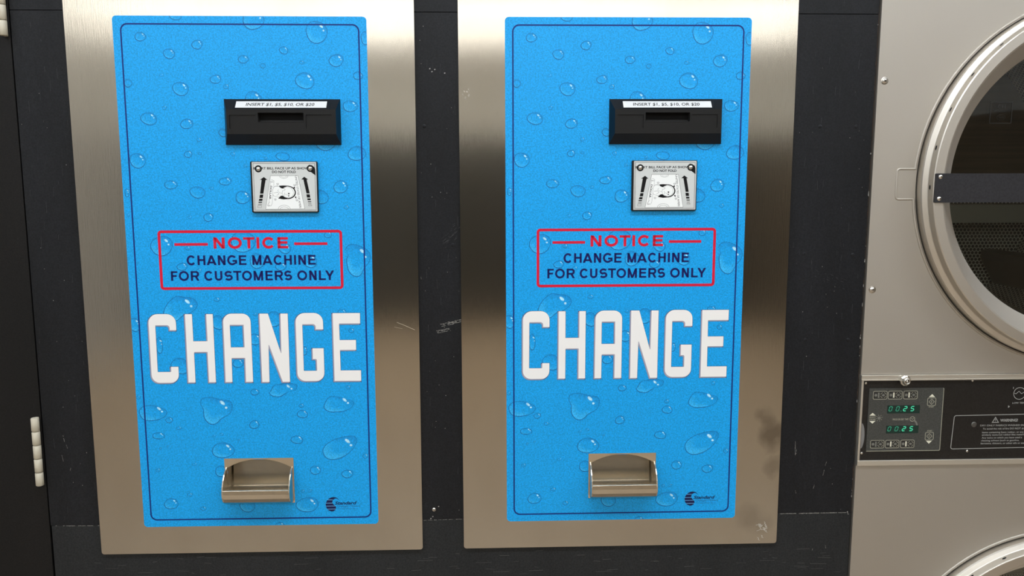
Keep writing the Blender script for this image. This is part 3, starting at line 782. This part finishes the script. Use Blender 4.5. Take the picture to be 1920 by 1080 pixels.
# oval frame and a plain bust lying on its side
ov = [(700+150*math.cos(math.radians(a)), 632+122*math.sin(math.radians(a))) for a in range(-90, 91, 6)]
b.flat(pl([(550,511),(620,507)]+ov+[(620,760),(520,742),(570,700),(600,640),(580,560)]), YP-0.11, 2)
ovi = [(694+134*math.cos(math.radians(a)), 630+106*math.sin(math.radians(a))) for a in range(-90, 91, 9)]
b.flat(pl([(640,545)]+ovi+[(640,718),(610,690),(610,570)]), YP-0.125, 3)
BUST = catmull([(690,532),(740,542),(788,580),(805,628),(795,680),(760,714),(715,728),(668,722),(628,702),(596,694),(560,704),(520,716),(470,704),(440,690),(430,640),(445,560),(480,522),(535,518),(575,545),(612,560),(650,548)], 5)
b.flat(pl(BUST), YP-0.135, 3)
b.line(pl(BUST), 0.26, YP-0.15, 2, True)
b.line(pl([(470,520),(540,520),(580,548),(640,565),(660,580),(640,600),(610,600),(600,650),(620,690)]), 0.24, YP-0.15, 2)
b.line(pl([(600,650),(560,640),(520,600),(545,580)]), 0.22, YP-0.15, 2); b.line(pl([(450,640),(520,630),(545,660),(500,690)]), 0.3, YP-0.15, 2)
b.flat(pl([(705,648),(722,640),(736,650),(730,668),(710,668)]), YP-0.15, 2); b.flat(pl([(705,690),(720,684),(730,692),(724,706),(708,706)]), YP-0.15, 2)
b.line(pl([(640,640),(650,665),(645,690)]), 0.3, YP-0.15, 2); b.line(pl([(670,660),(680,682),(705,682)]), 0.22, YP-0.15, 2)
b.flat(pl([(805,545),(838,525),(838,570)]), YP-0.13, 2); b.flat(pl([(820,715),(852,705),(852,752)]), YP-0.13, 2)
for cx_, cy_ in ((530, 480), (470, 760), (835, 500), (860, 775)):
    b.line(pl([(cx_+26*math.cos(k*1.9)*(1-k*.04), cy_+22*math.sin(k*1.9)*(1-k*.04)) for k in range(9)]), 0.16, YP-0.13, 2)
# ribbon reading DOLLAR
b.line(pl([(405,440),(460,445),(462,480),(408,840),(385,880),(330,870),(335,845),(372,800)]), 0.24, YP-0.13, 2)
b.line(pl([(412,410),(430,405),(466,420),(468,450)]), 0.24, YP-0.13, 2); b.line(pl([(408,440),(345,845)]), 0.24, YP-0.13, 2)
b.line(pl([(330,850),(325,880),(350,888),(365,870),(350,855)]), 0.24, YP-0.13, 2); b.line(pl([(408,420),(408,445),(436,448),(440,425)]), 0.24, YP-0.13, 2)
def along(P0, P1, hgt):      # text running down from P0 to P1, letters upright to the right-hand side
    a, c = Vector(pm(*P0)), Vector(pm(*P1)); d = (c-a); L = d.length; d.normalize(); n = Vector((-d[1], d[0]))
    return lambda u, v: tuple(a+d*u+n*v), L
f_, L_ = along((396, 512), (362, 755), 2)
text(b, 'DOLLAR', 0, L_, 0, 2.6, YP-0.14, 2, bold=0.02, fn=f_)
f_, L_ = along((848, 335), (898, 920), 2)
text(b, 'UNITED STATES OF AMERI', 0, L_, 0, 2.9, YP-0.14, 2, bold=0.0, fn=f_)
# hairline scratch over the plate
b.build('bill_diagram', [M['silver'], M['silver_edge'], M['ink'], M['paper'], M['ink_grey']], ip)
for sx, sz in ((193.5, -210.0), (266.5, -209.6)):
    b = MB(); b.lathe(sx, sz, [(5.0, YP-0.1), (4.4, YP-0.25), (4.3, YP-.28)], 28, 1); b.lathe(sx, sz, [(0.01, YP-2.9), (1.2, YP-2.8), (2.4, YP-2.2), (3.2, YP-1.0), (3.4, YP-0.1)], 28, 0)
    b.lathe(sx, sz, [(4.8, YP-0.12), (0.01, YP-0.12)], 28, 1)
    s_ = b.build('screw', [M['screw'], M['ink']], ip); 

# coin return scoop
b = MB()
fl = rect(123.8, 226.0, -706.6, -636.8)
arch = [(175+92.6*math.sin(math.radians(30.7*k/14)), -638.2-92.6*(1-math.cos(math.radians(30.7*k/14)))) for k in range(14, -15, -1)]
hole = [(127.7, -703.5), (222.3, -703.5)]+arch
b.slab(fl, -1.1, 0.0, 0, [hole])
# recess behind the plate: sides, arched top
n = len(hole)
b.add([(p[0], -1.1, p[1]) for p in hole]+[(p[0], 30, p[1]) for p in hole], [[i, (i+1) % n, (i+1) % n+n, i+n] for i in range(n)], 0)
b.flat(rect(127, 223, -704, -637), 30, 0)
cup = b.build('coin_scoop', M['cup'], root, bevel=0.25)
cup['label'] = 'metal coin return scoop'
prof = [(0, -649.5), (-7, -652.5), (-14, -657.5), (-20, -664), (-24.5, -672), (-26.8, -681), (-26.2, -689), (-22, -696.5), (-14, -701.8), (0, -704.6)]
for xa, xb in ((125.4, 127.4), (222.6, 224.6)):
    b = MB(); P = prof+[(26, -704.6), (26, -649.5)]; m_ = len(P)
    b.add([(xa, p[0], p[1]) for p in P]+[(xb, p[0], p[1]) for p in P],
          [list(range(m_)), list(range(m_, 2*m_))[::-1]]+[[i, i+m_, (i+1) % m_+m_, (i+1) % m_] for i in range(m_)])
    b.build('side_cheek', M['cup'], cup, bevel=0.5)
b = MB()
P = [(-26.0, -678), (-26.6, -684), (-25, -691), (-20.5, -697.5), (-13, -702.3), (0, -704.3), (28, -704.3)]
inn = [(y_+(1.6 if i < 4 else 1.0), z_+(0.6 if i < 3 else 1.8)) for i, (y_, z_) in enumerate(P)]
m_ = len(P); xs = (127.4, 222.6)
vs = [(x, y_, z_) for x in xs for y_, z_ in P]+[(x, y_, z_) for x in xs for y_, z_ in inn]
fs = [[i, i+1, m_+i+1, m_+i] for i in range(m_-1)]+[[2*m_+i, 3*m_+i, 3*m_+i+1, 2*m_+i+1] for i in range(m_-1)]+[[0, m_, 3*m_, 2*m_]]
b.add(vs, fs, 0)
b.build('scoop_lip', M['cup'], cup, bevel=0.3)
b = MB()   # hopper back and the ledge it drops behind
b.add([(129.5, 26, -640), (220.5, 26, -640), (220.5, 20, -687), (129.5, 20, -687)], [[3, 2, 1, 0]], 0)
b.box(129.5, 220.5, 17.5, 20, -688.5, -686.5)
b.build('chute_plate', M['cup'], cup)

tag(root, 'left change machine: blue drop-pattern sign on steel plate, nearest the hinged black door', 'change machine', 'two wall-mounted change machines')
def copy_tree(o, parent=None):
    c = o.copy(); COL.objects.link(c); c.parent = parent
    for ch in list(o.children): copy_tree(ch, c)
    return c
# the right plate's steel carries a dark smudge and a few dull blotches
mw = M['steel'].copy(); mw.name = 'worn_brushed_steel'
bs = mw.node_tree.nodes['Principled BSDF']
src = bs.inputs['Base Color'].links[0].from_socket
mpw = coords(mw); nz = nd(mw, 'ShaderNodeTexNoise'); nz.inputs['Scale'].default_value = 28; nz.inputs['Detail'].default_value = 4
lk(mw, mpw, 0, nz, 'Vector')
wv = nd(mw, 'ShaderNodeVectorMath', operation='MULTIPLY_ADD'); wv.inputs[1].default_value = (0.05, 0, 0.05)
lk(mw, nz, 'Color', wv, 0); lk(mw, mpw, 0, wv, 2)
prev = src
for (bx, bz_, rad_, dk) in ((0.425, -0.612, 0.030, 0.55), (0.41, -0.585, 0.018, 0.35), (0.40, -0.745, 0.032, 0.22), (0.43, -0.66, 0.02, 0.3)):
    ds_ = nd(mw, 'ShaderNodeVectorMath', operation='DISTANCE'); ds_.inputs[1].default_value = (bx+0.004, 0, bz_+0.025)
    cy_ = nd(mw, 'ShaderNodeVectorMath', operation='MULTIPLY'); cy_.inputs[1].default_value = (1, 0, 1)
    lk(mw, wv, 0, cy_, 0); lk(mw, cy_, 0, ds_, 0)
    rg = nd(mw, 'ShaderNodeMapRange'); rg.inputs['From Min'].default_value = rad_; rg.inputs['From Max'].default_value = rad_*0.3; rg.inputs['To Max'].default_value = dk
    lk(mw, ds_, 'Value', rg, 'Value')
    mxw = nd(mw, 'ShaderNodeMix', data_type='RGBA'); mxw.inputs[7].default_value = lin((70, 64, 56))
    mw.node_tree.links.new(prev, mxw.inputs[6]); lk(mw, rg, 0, mxw, 0); prev = mxw.outputs[2]
mw.node_tree.links.new(prev, bs.inputs['Base Color'])
m2 = copy_tree(root)
m2.location = (DX/1000, 0, Z0+DZ/1000); m2.rotation_euler = (0, RY, 0)
m2['label'] = 'right change machine: blue drop-pattern sign on worn steel plate, beside the dryer'
# marks that only one plate carries
b = MB()
def wig(b, pts, wd, y): b.line(pts, wd, y, 0)
for k in range(14):
    x = 400-random.uniform(0, 14); z = -748-random.uniform(0, 28)
    wig(b, [(x, z), (x+2, z-1.5), (x+1, z-3.2), (x+3.5, z-4.6)], .45, -0.08)
for k in range(8):
    x = 380+random.uniform(0, 15); z = -762+random.uniform(-4, 8); wig(b, [(x, z), (x+3, z+.8), (x+5, z+2.2)], .35, -0.08)
fm = [c for c in m2.children if c.name.startswith('face_plate')][0]
GL = mat('pale_glue', (196, 192, 182), .6)
fm.material_slots[0].link = 'OBJECT'; fm.material_slots[0].material = mw
b.build('glue_residue', GL, fm); b = MB()
for k in range(10):
    x = -62+random.uniform(0, 12); z = -98-random.uniform(0, 14); wig(b, [(x, z), (x+1.2, z-.8), (x+1.6, z-2)], .5, -0.08)
b.build('glue_residue', GL, fm)
b = MB(); b.line([(384, -433), (396, -438), (410, -444.5)], .45, -0.08, 0); b.line([(380, -440), (392, -442.5)], .25, -0.08, 0)
b.build('scratch', mat('scratch_bright', (214, 206, 188), .4, .5), plate)

# ------------------------------------------------------------------ stacked dryer
dryer = empty('tumble_dryer', (0, 0, Z0))
CX, CZU, CZL = 1412.0, -233.0, -1040.0
XR = 1900.0
def circle(cx, cz, r, n=128): return [(cx+r*math.cos(2*math.pi*i/n), cz+r*math.sin(2*math.pi*i/n)) for i in range(n)]
def dryer_panel(name, ztop, zbot, cz, notch):
    b = MB()
    b.slab([(1079, zbot), (XR, zbot), (XR, ztop), (1079, ztop)], 0, 24, 0, [circle(CX, cz, 268)])
    # pressed bead round the door, stepping out around the latch recess
    if notch:
        a = math.degrees(math.atan2(22, -math.sqrt(271**2-22**2)))
        path = [(CX+271*math.cos(math.radians(t)), cz+271*math.sin(math.radians(t))) for t in [a-k*(360-2*(180-a))/120 for k in range(121)]]
        p2 = rounded([(path[0][0], path[0][1]), (1115.5, path[0][1], 4), (1115.5, path[-1][1], 4), (path[-1][0], path[-1][1])], 4)
        b.tube(path, 2.4, 8, 0, False, y=0.6); b.tube(p2, 1.8, 8, 0, False, y=0.6)
    else:
        b.tube(circle(CX, cz, 271), 2.4, 8, 0, True, y=0.6)
    b.lathe(CX, cz, [(268, 24), (268, 30), (225, 30), (205, 34)], 96, 1)       # dark seal behind the door
    p = b.build(name, [M['dryer_steel'], M['gasket']], dryer)
    return p
up = dryer_panel('upper_front_panel', 700, -517.8, CZU, True)
lowp = dryer_panel('lower_front_panel', -660.0, -1700, CZL, False)
def dome(b, x, z, r, y0=0.0, mi=0):
    b.lathe(x, z, [(0.01, y0-r*.5), (r*.5, y0-r*.45), (r*.85, y0-r*.25), (r, y0)], 24, mi)
for x, z in ((1088.9, -85.6), (1088.6, -388.5)):
    b = MB(); dome(b, x, z, 4.2); b.lathe(x, z, [(5.4, -0.3), (4.1, -0.5)], 24, 0)
    b.line([(x-1.6, z-1.2), (x+1.6, z+1.2)], .7, -2.25, 1); b.line([(x-1.6, z+1.2), (x+1.6, z-1.2)], .7, -2.25, 1)
    b.build('screw', [M['screw'], M['ink']], up)
# bodies behind the fronts so that the stack has real depth
b = MB(); b.box(1081, 1083, 24, 820, -1700, 690); b.box(1081, XR, 24, 820, 690, 692); b.box(XR-2, XR, 24, 820, -1700, 690); b.box(1083, XR-2, 818, 820, -1700, 690)
b.build('body', M['dryer_steel'], dryer)

def door(cz, full, a_first):
    b = MB()
    pf = [(266.5, 14), (266.5, -11), (265.3, -13.4), (263.5, -14.4), (259.6, -16.4), (258.8, -17.2), (257.4, -26.0), (256.9, -27.6), (255.6, -28.6), (243, -28.6), (240.6, -27.8), (215, 5), (214, 6), (214, 12)]
    for a_, c_ in zip(pf, pf[1:]): b.lathe(CX, cz, [a_, c_], 160, 0)
    b.lathe(CX, cz, [(258.9, -17.05), (258.3, -17.2)], 160, 1); b.lathe(CX, cz, [(257.3, -26.2), (257.0, -27.2)], 160, 1)
    d = b.build('door', [M['door_steel'], M['gasket']], dryer)
    for k in range(15):      # ventilation slots round the upper half of the rim
        a = math.radians(a_first-k*12.55); t = Vector((-math.sin(a), math.cos(a))); vs = []
        for i in range(12):
            q = 2*math.pi*i/12
            yy_ = -21.3+1.6*math.sin(q); rr2 = 258.6-(-17-yy_)/8.5+0.18
            p = Vector((CX+rr2*math.cos(a), cz+rr2*math.sin(a)))+t*3.6*math.cos(q); vs.append((p[0], yy_, p[1]))
        b = MB(); b.add(vs, [list(range(12))], 0); b.build('vent_slot', M['void'], d)
    b = MB(); b.lathe(CX, cz, [(214.5, 10), (214.5, 6), (0.01, 6)], 96, 0, smooth=False); b.lathe(CX, cz, [(0.01, 10), (214, 10)], 96, 0, smooth=False)
    gl_ = b.build('door_glass', M['glass'], d)
    # strap across the door
    b = MB(); b.slab(rect(1156.0, CX*2-1156.0, cz-26.0, cz+15.4, 1.2), -31.6, -28.7, 0, back=True)
    hb = b.build('door_bar', M['bar'], d, bevel=0.5)
    for z, k in ((cz+10.6, 0), (cz-20.4, 1)):
        b = MB()
        b.lathe(1163, z, [(0.01, -33.2), (2.0, -33.0), (3.1, -31.7)], 20, 0)
        b.lathe(1163, z, [(0.01, -33.35), (0.8, -33.3)], 10, 1)
        b.build('rivet', [M['screw'], M['ink']], d)
    if full:
        b = MB(); yk = 5.4
        b.line(rect(1250.5, 1282.5, -145.0, -115.0), 0.8, yk, 0, True)
        text(b, 'CH', 1260.5, 1272.5, -123.5, -118.6, yk, 0, bold=0.02)
        text(b, 'SAFE GLASS', 1253.5, 1280.5, -128.6, -125.6, yk, 0, bold=0.0)
        b.line(ell(1266.5, -136.5, 6, 4, 0, 20), .4, yk, 0, True); text(b, 'TEMP', 1262, 1271, -137.8, -135.3, yk, 0)
        b.build('glass_mark', M['sticker'], d)
    return d
door(CZU, True, 181.0); door(CZL, False, 176.4)

def drum(cz):
    b = MB(); n = 96; R_ = 345; y0_, y1_ = 48, 640
    vs = []; uv = []
    for i in range(n+1):
        a = 2*math.pi*i/n
        vs += [(CX+R_*math.cos(a), y0_, cz+R_*math.sin(a)), (CX+R_*math.cos(a), y1_, cz+R_*math.sin(a))]; uv += [(a*R_, 0), (a*R_, y1_-y0_)]
    b.add(vs, [[2*i, 2*i+1, 2*i+3, 2*i+2] for i in range(n)], 0, smooth=True)
    o0 = len(b.v); ring = circle(CX, cz, R_, n)
    b.add([(p[0], y1_, p[1]) for p in ring], [list(range(n))], 0); uv += ring
    o1 = len(b.v)      # added upper sheet standing for glare on the glass, and the ledge under it
    zl = -50
    up_ = [p for p in ring if p[1] > cz+zl]; up_.sort(key=lambda p: math.atan2(p[1]-cz-zl, p[0]-CX))
    b.add([(p[0], y1_-3, p[1]) for p in up_], [list(range(len(up_)))], 1)
    uv += up_
    d = b.build('drum', [M['drum'], M['drum_plain']], dryer)
    ul = d.data.uv_layers.new(name='mm')
    for l in d.data.loops: ul.data[l.index].uv = uv[l.vertex_index]
    # front ring of the drum and three lifting ribs
    b = MB(); b.lathe(CX, cz, [(R_, 48), (255, 48), (250, 44), (250, 34)], 96, 0); 
    for a in (205, 325, 85):
        t = math.radians(a); rad = Vector((math.cos(t), math.sin(t))); tn = Vector((-rad[1], rad[0]))
        prof_ = [(-42, 0), (-14, -62), (0, -72), (14, -62), (42, 0)]
        vs = []
        for yv in (60, 630):
            for u, h in prof_:
                p = Vector((CX, cz))+rad*(R_-1+h)+tn*u; vs.append((p[0], yv, p[1]))
        b.add(vs, [[i, i+1, i+6, i+5] for i in range(4)]+[[4, 3, 2, 1, 0], [5, 6, 7, 8, 9]], 0)
    b.build('lifting_rib', M['rib'], d)
    b = MB(); b.box(CX-335, CX+335, 560, 637, cz-86, cz-50, 0); b.box(CX-335, CX+335, 556, 560, cz-89, cz-86, 0)
    b.build('back_ledge', M['ledge'], d)
    return d
drum(CZU); drum(CZL)

# control band
b = MB()
b.box(1083, XR, -1.0, 10, -651.5, -526.2)
cp = b.build('control_panel', M['panel_black'], dryer)
b = MB(); b.box(1078.6, XR, -3.6, 8, -526.4, -518.2); b.box(1078.6, XR, -4.4, -3.6, -526.4, -524.4); b.box(1079.6, XR, -3.9, -3.6, -519.2, -518.4); b.build('upper_trim_strip', M['alu'], cp, bevel=0.5)
b = MB(); b.box(1079.2, XR, -3.6, 8, -659.6, -651.4); b.build('lower_trim_strip', M['alu'], cp, bevel=0.5)
b = MB(); b.box(1079.2, 1082.6, -3.2, 8, -651.4, -526.4); b.build('side_trim_strip', M['alu'], cp, bevel=0.4)
b = MB()
for x_, z_ in ((1086.7, -530.8), (1086.3, -640.3), (1250.6, -528.3), (1250.3, -639.0)):
    b = MB(); dome(b, x_, z_, 1.9, -1.0); b.build('panel_screw', M['screw'], cp)
b = MB(); b.lathe(1257.6, -597, [(0.01, -1.6), (2.5, -1.8), (4.0, -1.4), (4.3, -1.0)], 20, 0); b.build('plug', mat('plug_metal', (92, 90, 86), .4, .6), cp)
b = MB(); b.flat([(1083.9, -633)]+[(1083.8+5.2*math.sin(t), -613+20*math.cos(t)) for t in [k*math.pi/10 for k in range(11)]][::-1], -1.12, 0)
b.build('worn_tape', mat('grey_tape', (120, 118, 116), .5), cp)
# cylinder lock
b = MB(); lx, lz_ = 1143.2, -525.6
b.lathe(lx, lz_, [(8.8, -4), (8.8, -7), (8.2, -9), (6.4, -10.6), (4.9, -13.8), (4.3, -14.4), (3.2, -14.6)], 10, 0, smooth=False)
b.lathe(lx, lz_, [(3.2, -14.6), (3.0, -12.5), (0.01, -12.5)], 20, 1); b.lathe(lx, lz_, [(4.6, -13.5), (4.3, -14.9), (3.1, -14.9), (3.1, -13)], 24, 0)
b.lathe(lx, lz_, [(2.0, -12.5), (2.0, -14.2), (0.01, -14.3)], 16, 0)
b.build('cylinder_lock', [M['screw'], M['void']], cp)
# keypad
b = MB(); b.slab(rect(1092.0, 1207.0, -637.4, -538.8, 1.4), -2.0, -1.0, 0)
b.line([(1092.6, -636.9), (1205.2, -636.9), (1206.4, -635.5), (1206.4, -540.0), (1205.4, -539.3)], 0.9, -2.06, 1)
YK = -2.08
def key(b, x0, x1, z1, z0, bar=1):
    b.line(rect(x0, x1, z0, z1, 2, 3), 0.75, YK, 1, True)
    cz = (z0+z1)/2; wd = x1-x0
    b.flat(rect(x0+.9, x1-.9, z0+.9, z1-.9, 1.4, 2), YK+.02, 2)
    b.flat(ell(x0+wd*.19, cz, 2.2, 2.2, 0, 12), YK-.02, 4)
    b.flat(rect(x0+wd*.34, x0+wd*.45, cz-4, cz+4), YK-.02, 3 if bar else 4)
    for k in range(4):
        a = k*90+45
        b.line([(x0+wd*.73+4.2*math.cos(math.radians(a+t)), cz+4.2*math.sin(math.radians(a+t))) for t in (-28, -10, 10, 28)], .6, YK-.02, 1)
    b.flat(ell(x0+wd*.73, cz, 2.3, 1.7, 0, 10), YK-.02, 4)
for i, (x0, x1) in enumerate(((1098.4, 1119.7), (1121.6, 1142.7), (1145.1, 1166.2))):
    key(b, x0, x1, -543.2, -555.6, i); key(b, x0+.1, x1-.1, -619.9, -632.1, i)
for zc, sg, zt_ in ((-560.3, 1, -568.2), (-614.2, -1, -605.7)):
    b.line(rect(1182.6, 1195.2, zc-6, zc+6, 2, 3), .8, YK, 1, True)
    b.line([(1188.9, zc+4.2), (1193, zc), (1188.9, zc-4.2), (1184.8, zc)], .7, YK, 1, True)
    b.line([(1188.9, zc+1.8), (1188.4, zc-1.8)], .7, YK, 1)
    b.flat([(1184.2, zc+sg*7.4), (1193.6, zc+sg*7.4), (1188.9, zc+sg*12)], YK, 3)
    text(b, 'START', 1185, 1192.8, zt_-1.2, zt_+1.1, YK, 1, bold=.01)
b.flat([(1094.4, -581.0), (1104.2, -581.0), (1099.2, -576.7)], YK, 3); b.flat([(1094.6, -589.4), (1104.2, -589.4), (1099.6, -593.5)], YK, 3)
text(b, 'SELECT', 1094.5, 1104.2, -584.6, -582.2, YK, 1, bold=.01); text(b, 'DRYER', 1094.7, 1104.2, -588.3, -585.8, YK, 1, bold=.01)
b.flat(ell(1109.6, -585, 2.5, 2.5, 0, 14), YK, 4)
for k in range(8):
    a = k*math.pi/4+.2; b.line([(1109.6+3.6*math.cos(a), -585+3.6*math.sin(a)), (1109.6+5.4*math.cos(a), -585+5.4*math.sin(a))], .5, YK, 1)
text(b, 'PRICE OR DRY TIME', 1130.6, 1154.9, -588.6, -585.8, YK, 1, bold=.012)
b.line(ell(1160.9, -586.9, 3.7, 3.7, 0, 20), .8, YK, 1, True); b.line([(1159, -585.6), (1160.9, -587.8), (1163.2, -585.2)], .6, YK, 1)
b.line([(1164.5+k*1.1, -590-k*k*.45) for k in range(6)], 2.4, YK+.02, 4)
kp = b.build('keypad', [M['keypad'], M['key_line'], M['key_dark'], M['key_bright'], mat('key_grey', (112, 112, 104), .5)], cp)
SEG = {'0': 'abcdef', '2': 'abged', '5': 'afgcd'}
def seg(b, ch, x0, x1, z0, z1, y, mi):
    sl = 1.6; w_ = 1.25; zm = (z0+z1)/2
    f = lambda x, z: (x+sl*(z-z0)/(z1-z0)-sl/2, z)
    S = {'a': ((x0, z1), (x1, z1)), 'b': ((x1, z1), (x1, zm)), 'c': ((x1, zm), (x1, z0)), 'd': ((x0, z0), (x1, z0)), 'e': ((x0, zm), (x0, z0)), 'f': ((x0, z1), (x0, zm)), 'g': ((x0, zm), (x1, zm))}
    for s in SEG[ch]:
        p, q = Vector(S[s][0]), Vector(S[s][1]); d = (q-p).normalized()*.35
        b.line([f(*(p+d)), f(*(q-d))], w_, y, mi)
for (za, zb_) in ((-567.0, -574.4), (-598.6, -605.6)):
    b = MB(); b.flat(rect(1121.2, 1171.4, zb_-3.6, za+1.6, .6), YK, 0)
    for ch, xa, xb, mi in (('0', 1124.3, 1128.4, 2), ('0', 1135.2, 1139.4, 2), ('2', 1146.6, 1151.0, 1), ('5', 1157.8, 1162.2, 1)):
        seg(b, ch, xa, xb, zb_+.3, za-.3, YK-.05, mi)
    b.flat(ell(1142.6, zb_+.2, .7, .7, 0, 8), YK-.05, 2)
    b.build('display', [M['display'], M['led'], M['led_dim']], cp)
# warning print
b = MB(); YT = -1.12
b.line(rounded([(1380, -581.0), (1226.2, -582.8, 3), (1223.8, -635.2, 3), (1380, -633.8)], 4), 1.1, YT, 0, False)
b.line([(1290.3, -586), (1285.8, -594), (1295.2, -594)], 1.1, YT, 0, True); b.line([(1290.4, -588.6), (1290.4, -591.6)], .9, YT, 0); b.flat(ell(1290.4, -592.8, .5, .4, 0, 6), YT, 0)
text(b, 'WARNING!', 1297.9, 1325.2, -592.9, -588.4, YT, 0, bold=.03)
tl = [('DRY ONLY FABRICS WASHED IN WATER', 1267.3, 1353, -600.0, -597.3), ('To avoid the risk of fire DO NOT dry', 1271.8, 1338, -605.2, -602.3), ('items containing foam rubber, or any', 1271, 1336, -610.8, -608.0),
      ('similarly textured rubber-like materials.', 1271.2, 1342, -614.8, -612.0), ('Any items on which you have used a', 1271.2, 1334, -619.4, -616.6), ('cleaning solvent (such as gasoline,', 1270.6, 1330, -623.8, -621.0), ('kerosene, thinners, or other oils or waxes).', 1270.4, 1346, -628.3, -625.4)]
for i, (t_, a, c_, zb_, zt_) in enumerate(tl): text(b, t_, a, c_, zb_, zt_, YT, 0, bold=.012)
b.line(circle(1324.6, -549.0, 9.2, 28), .9, YT, 0, True); b.line([(1316.5, -548.5), (1319, -549.5), (1323.5, -545.5), (1327.5, -549.5), (1331, -547.2), (1333, -549.5)], .8, YT, 0)
b.line([(1314.3, -538.6), (1314.3, -541.6)], .9, YT, 0); text(b, 'LOW TEMP', 1314.6, 1336, -565, -562.2, YT, 0, bold=.012)
b.flat([(1308.5, -567.4), (1311.2, -569.4), (1308.5, -571.4)], YT, 0)
b.build('warning_print', M['panel_ink'], cp)
tag(dryer, 'stacked stainless tumble dryer with round glass door and black control strip', 'dryer')
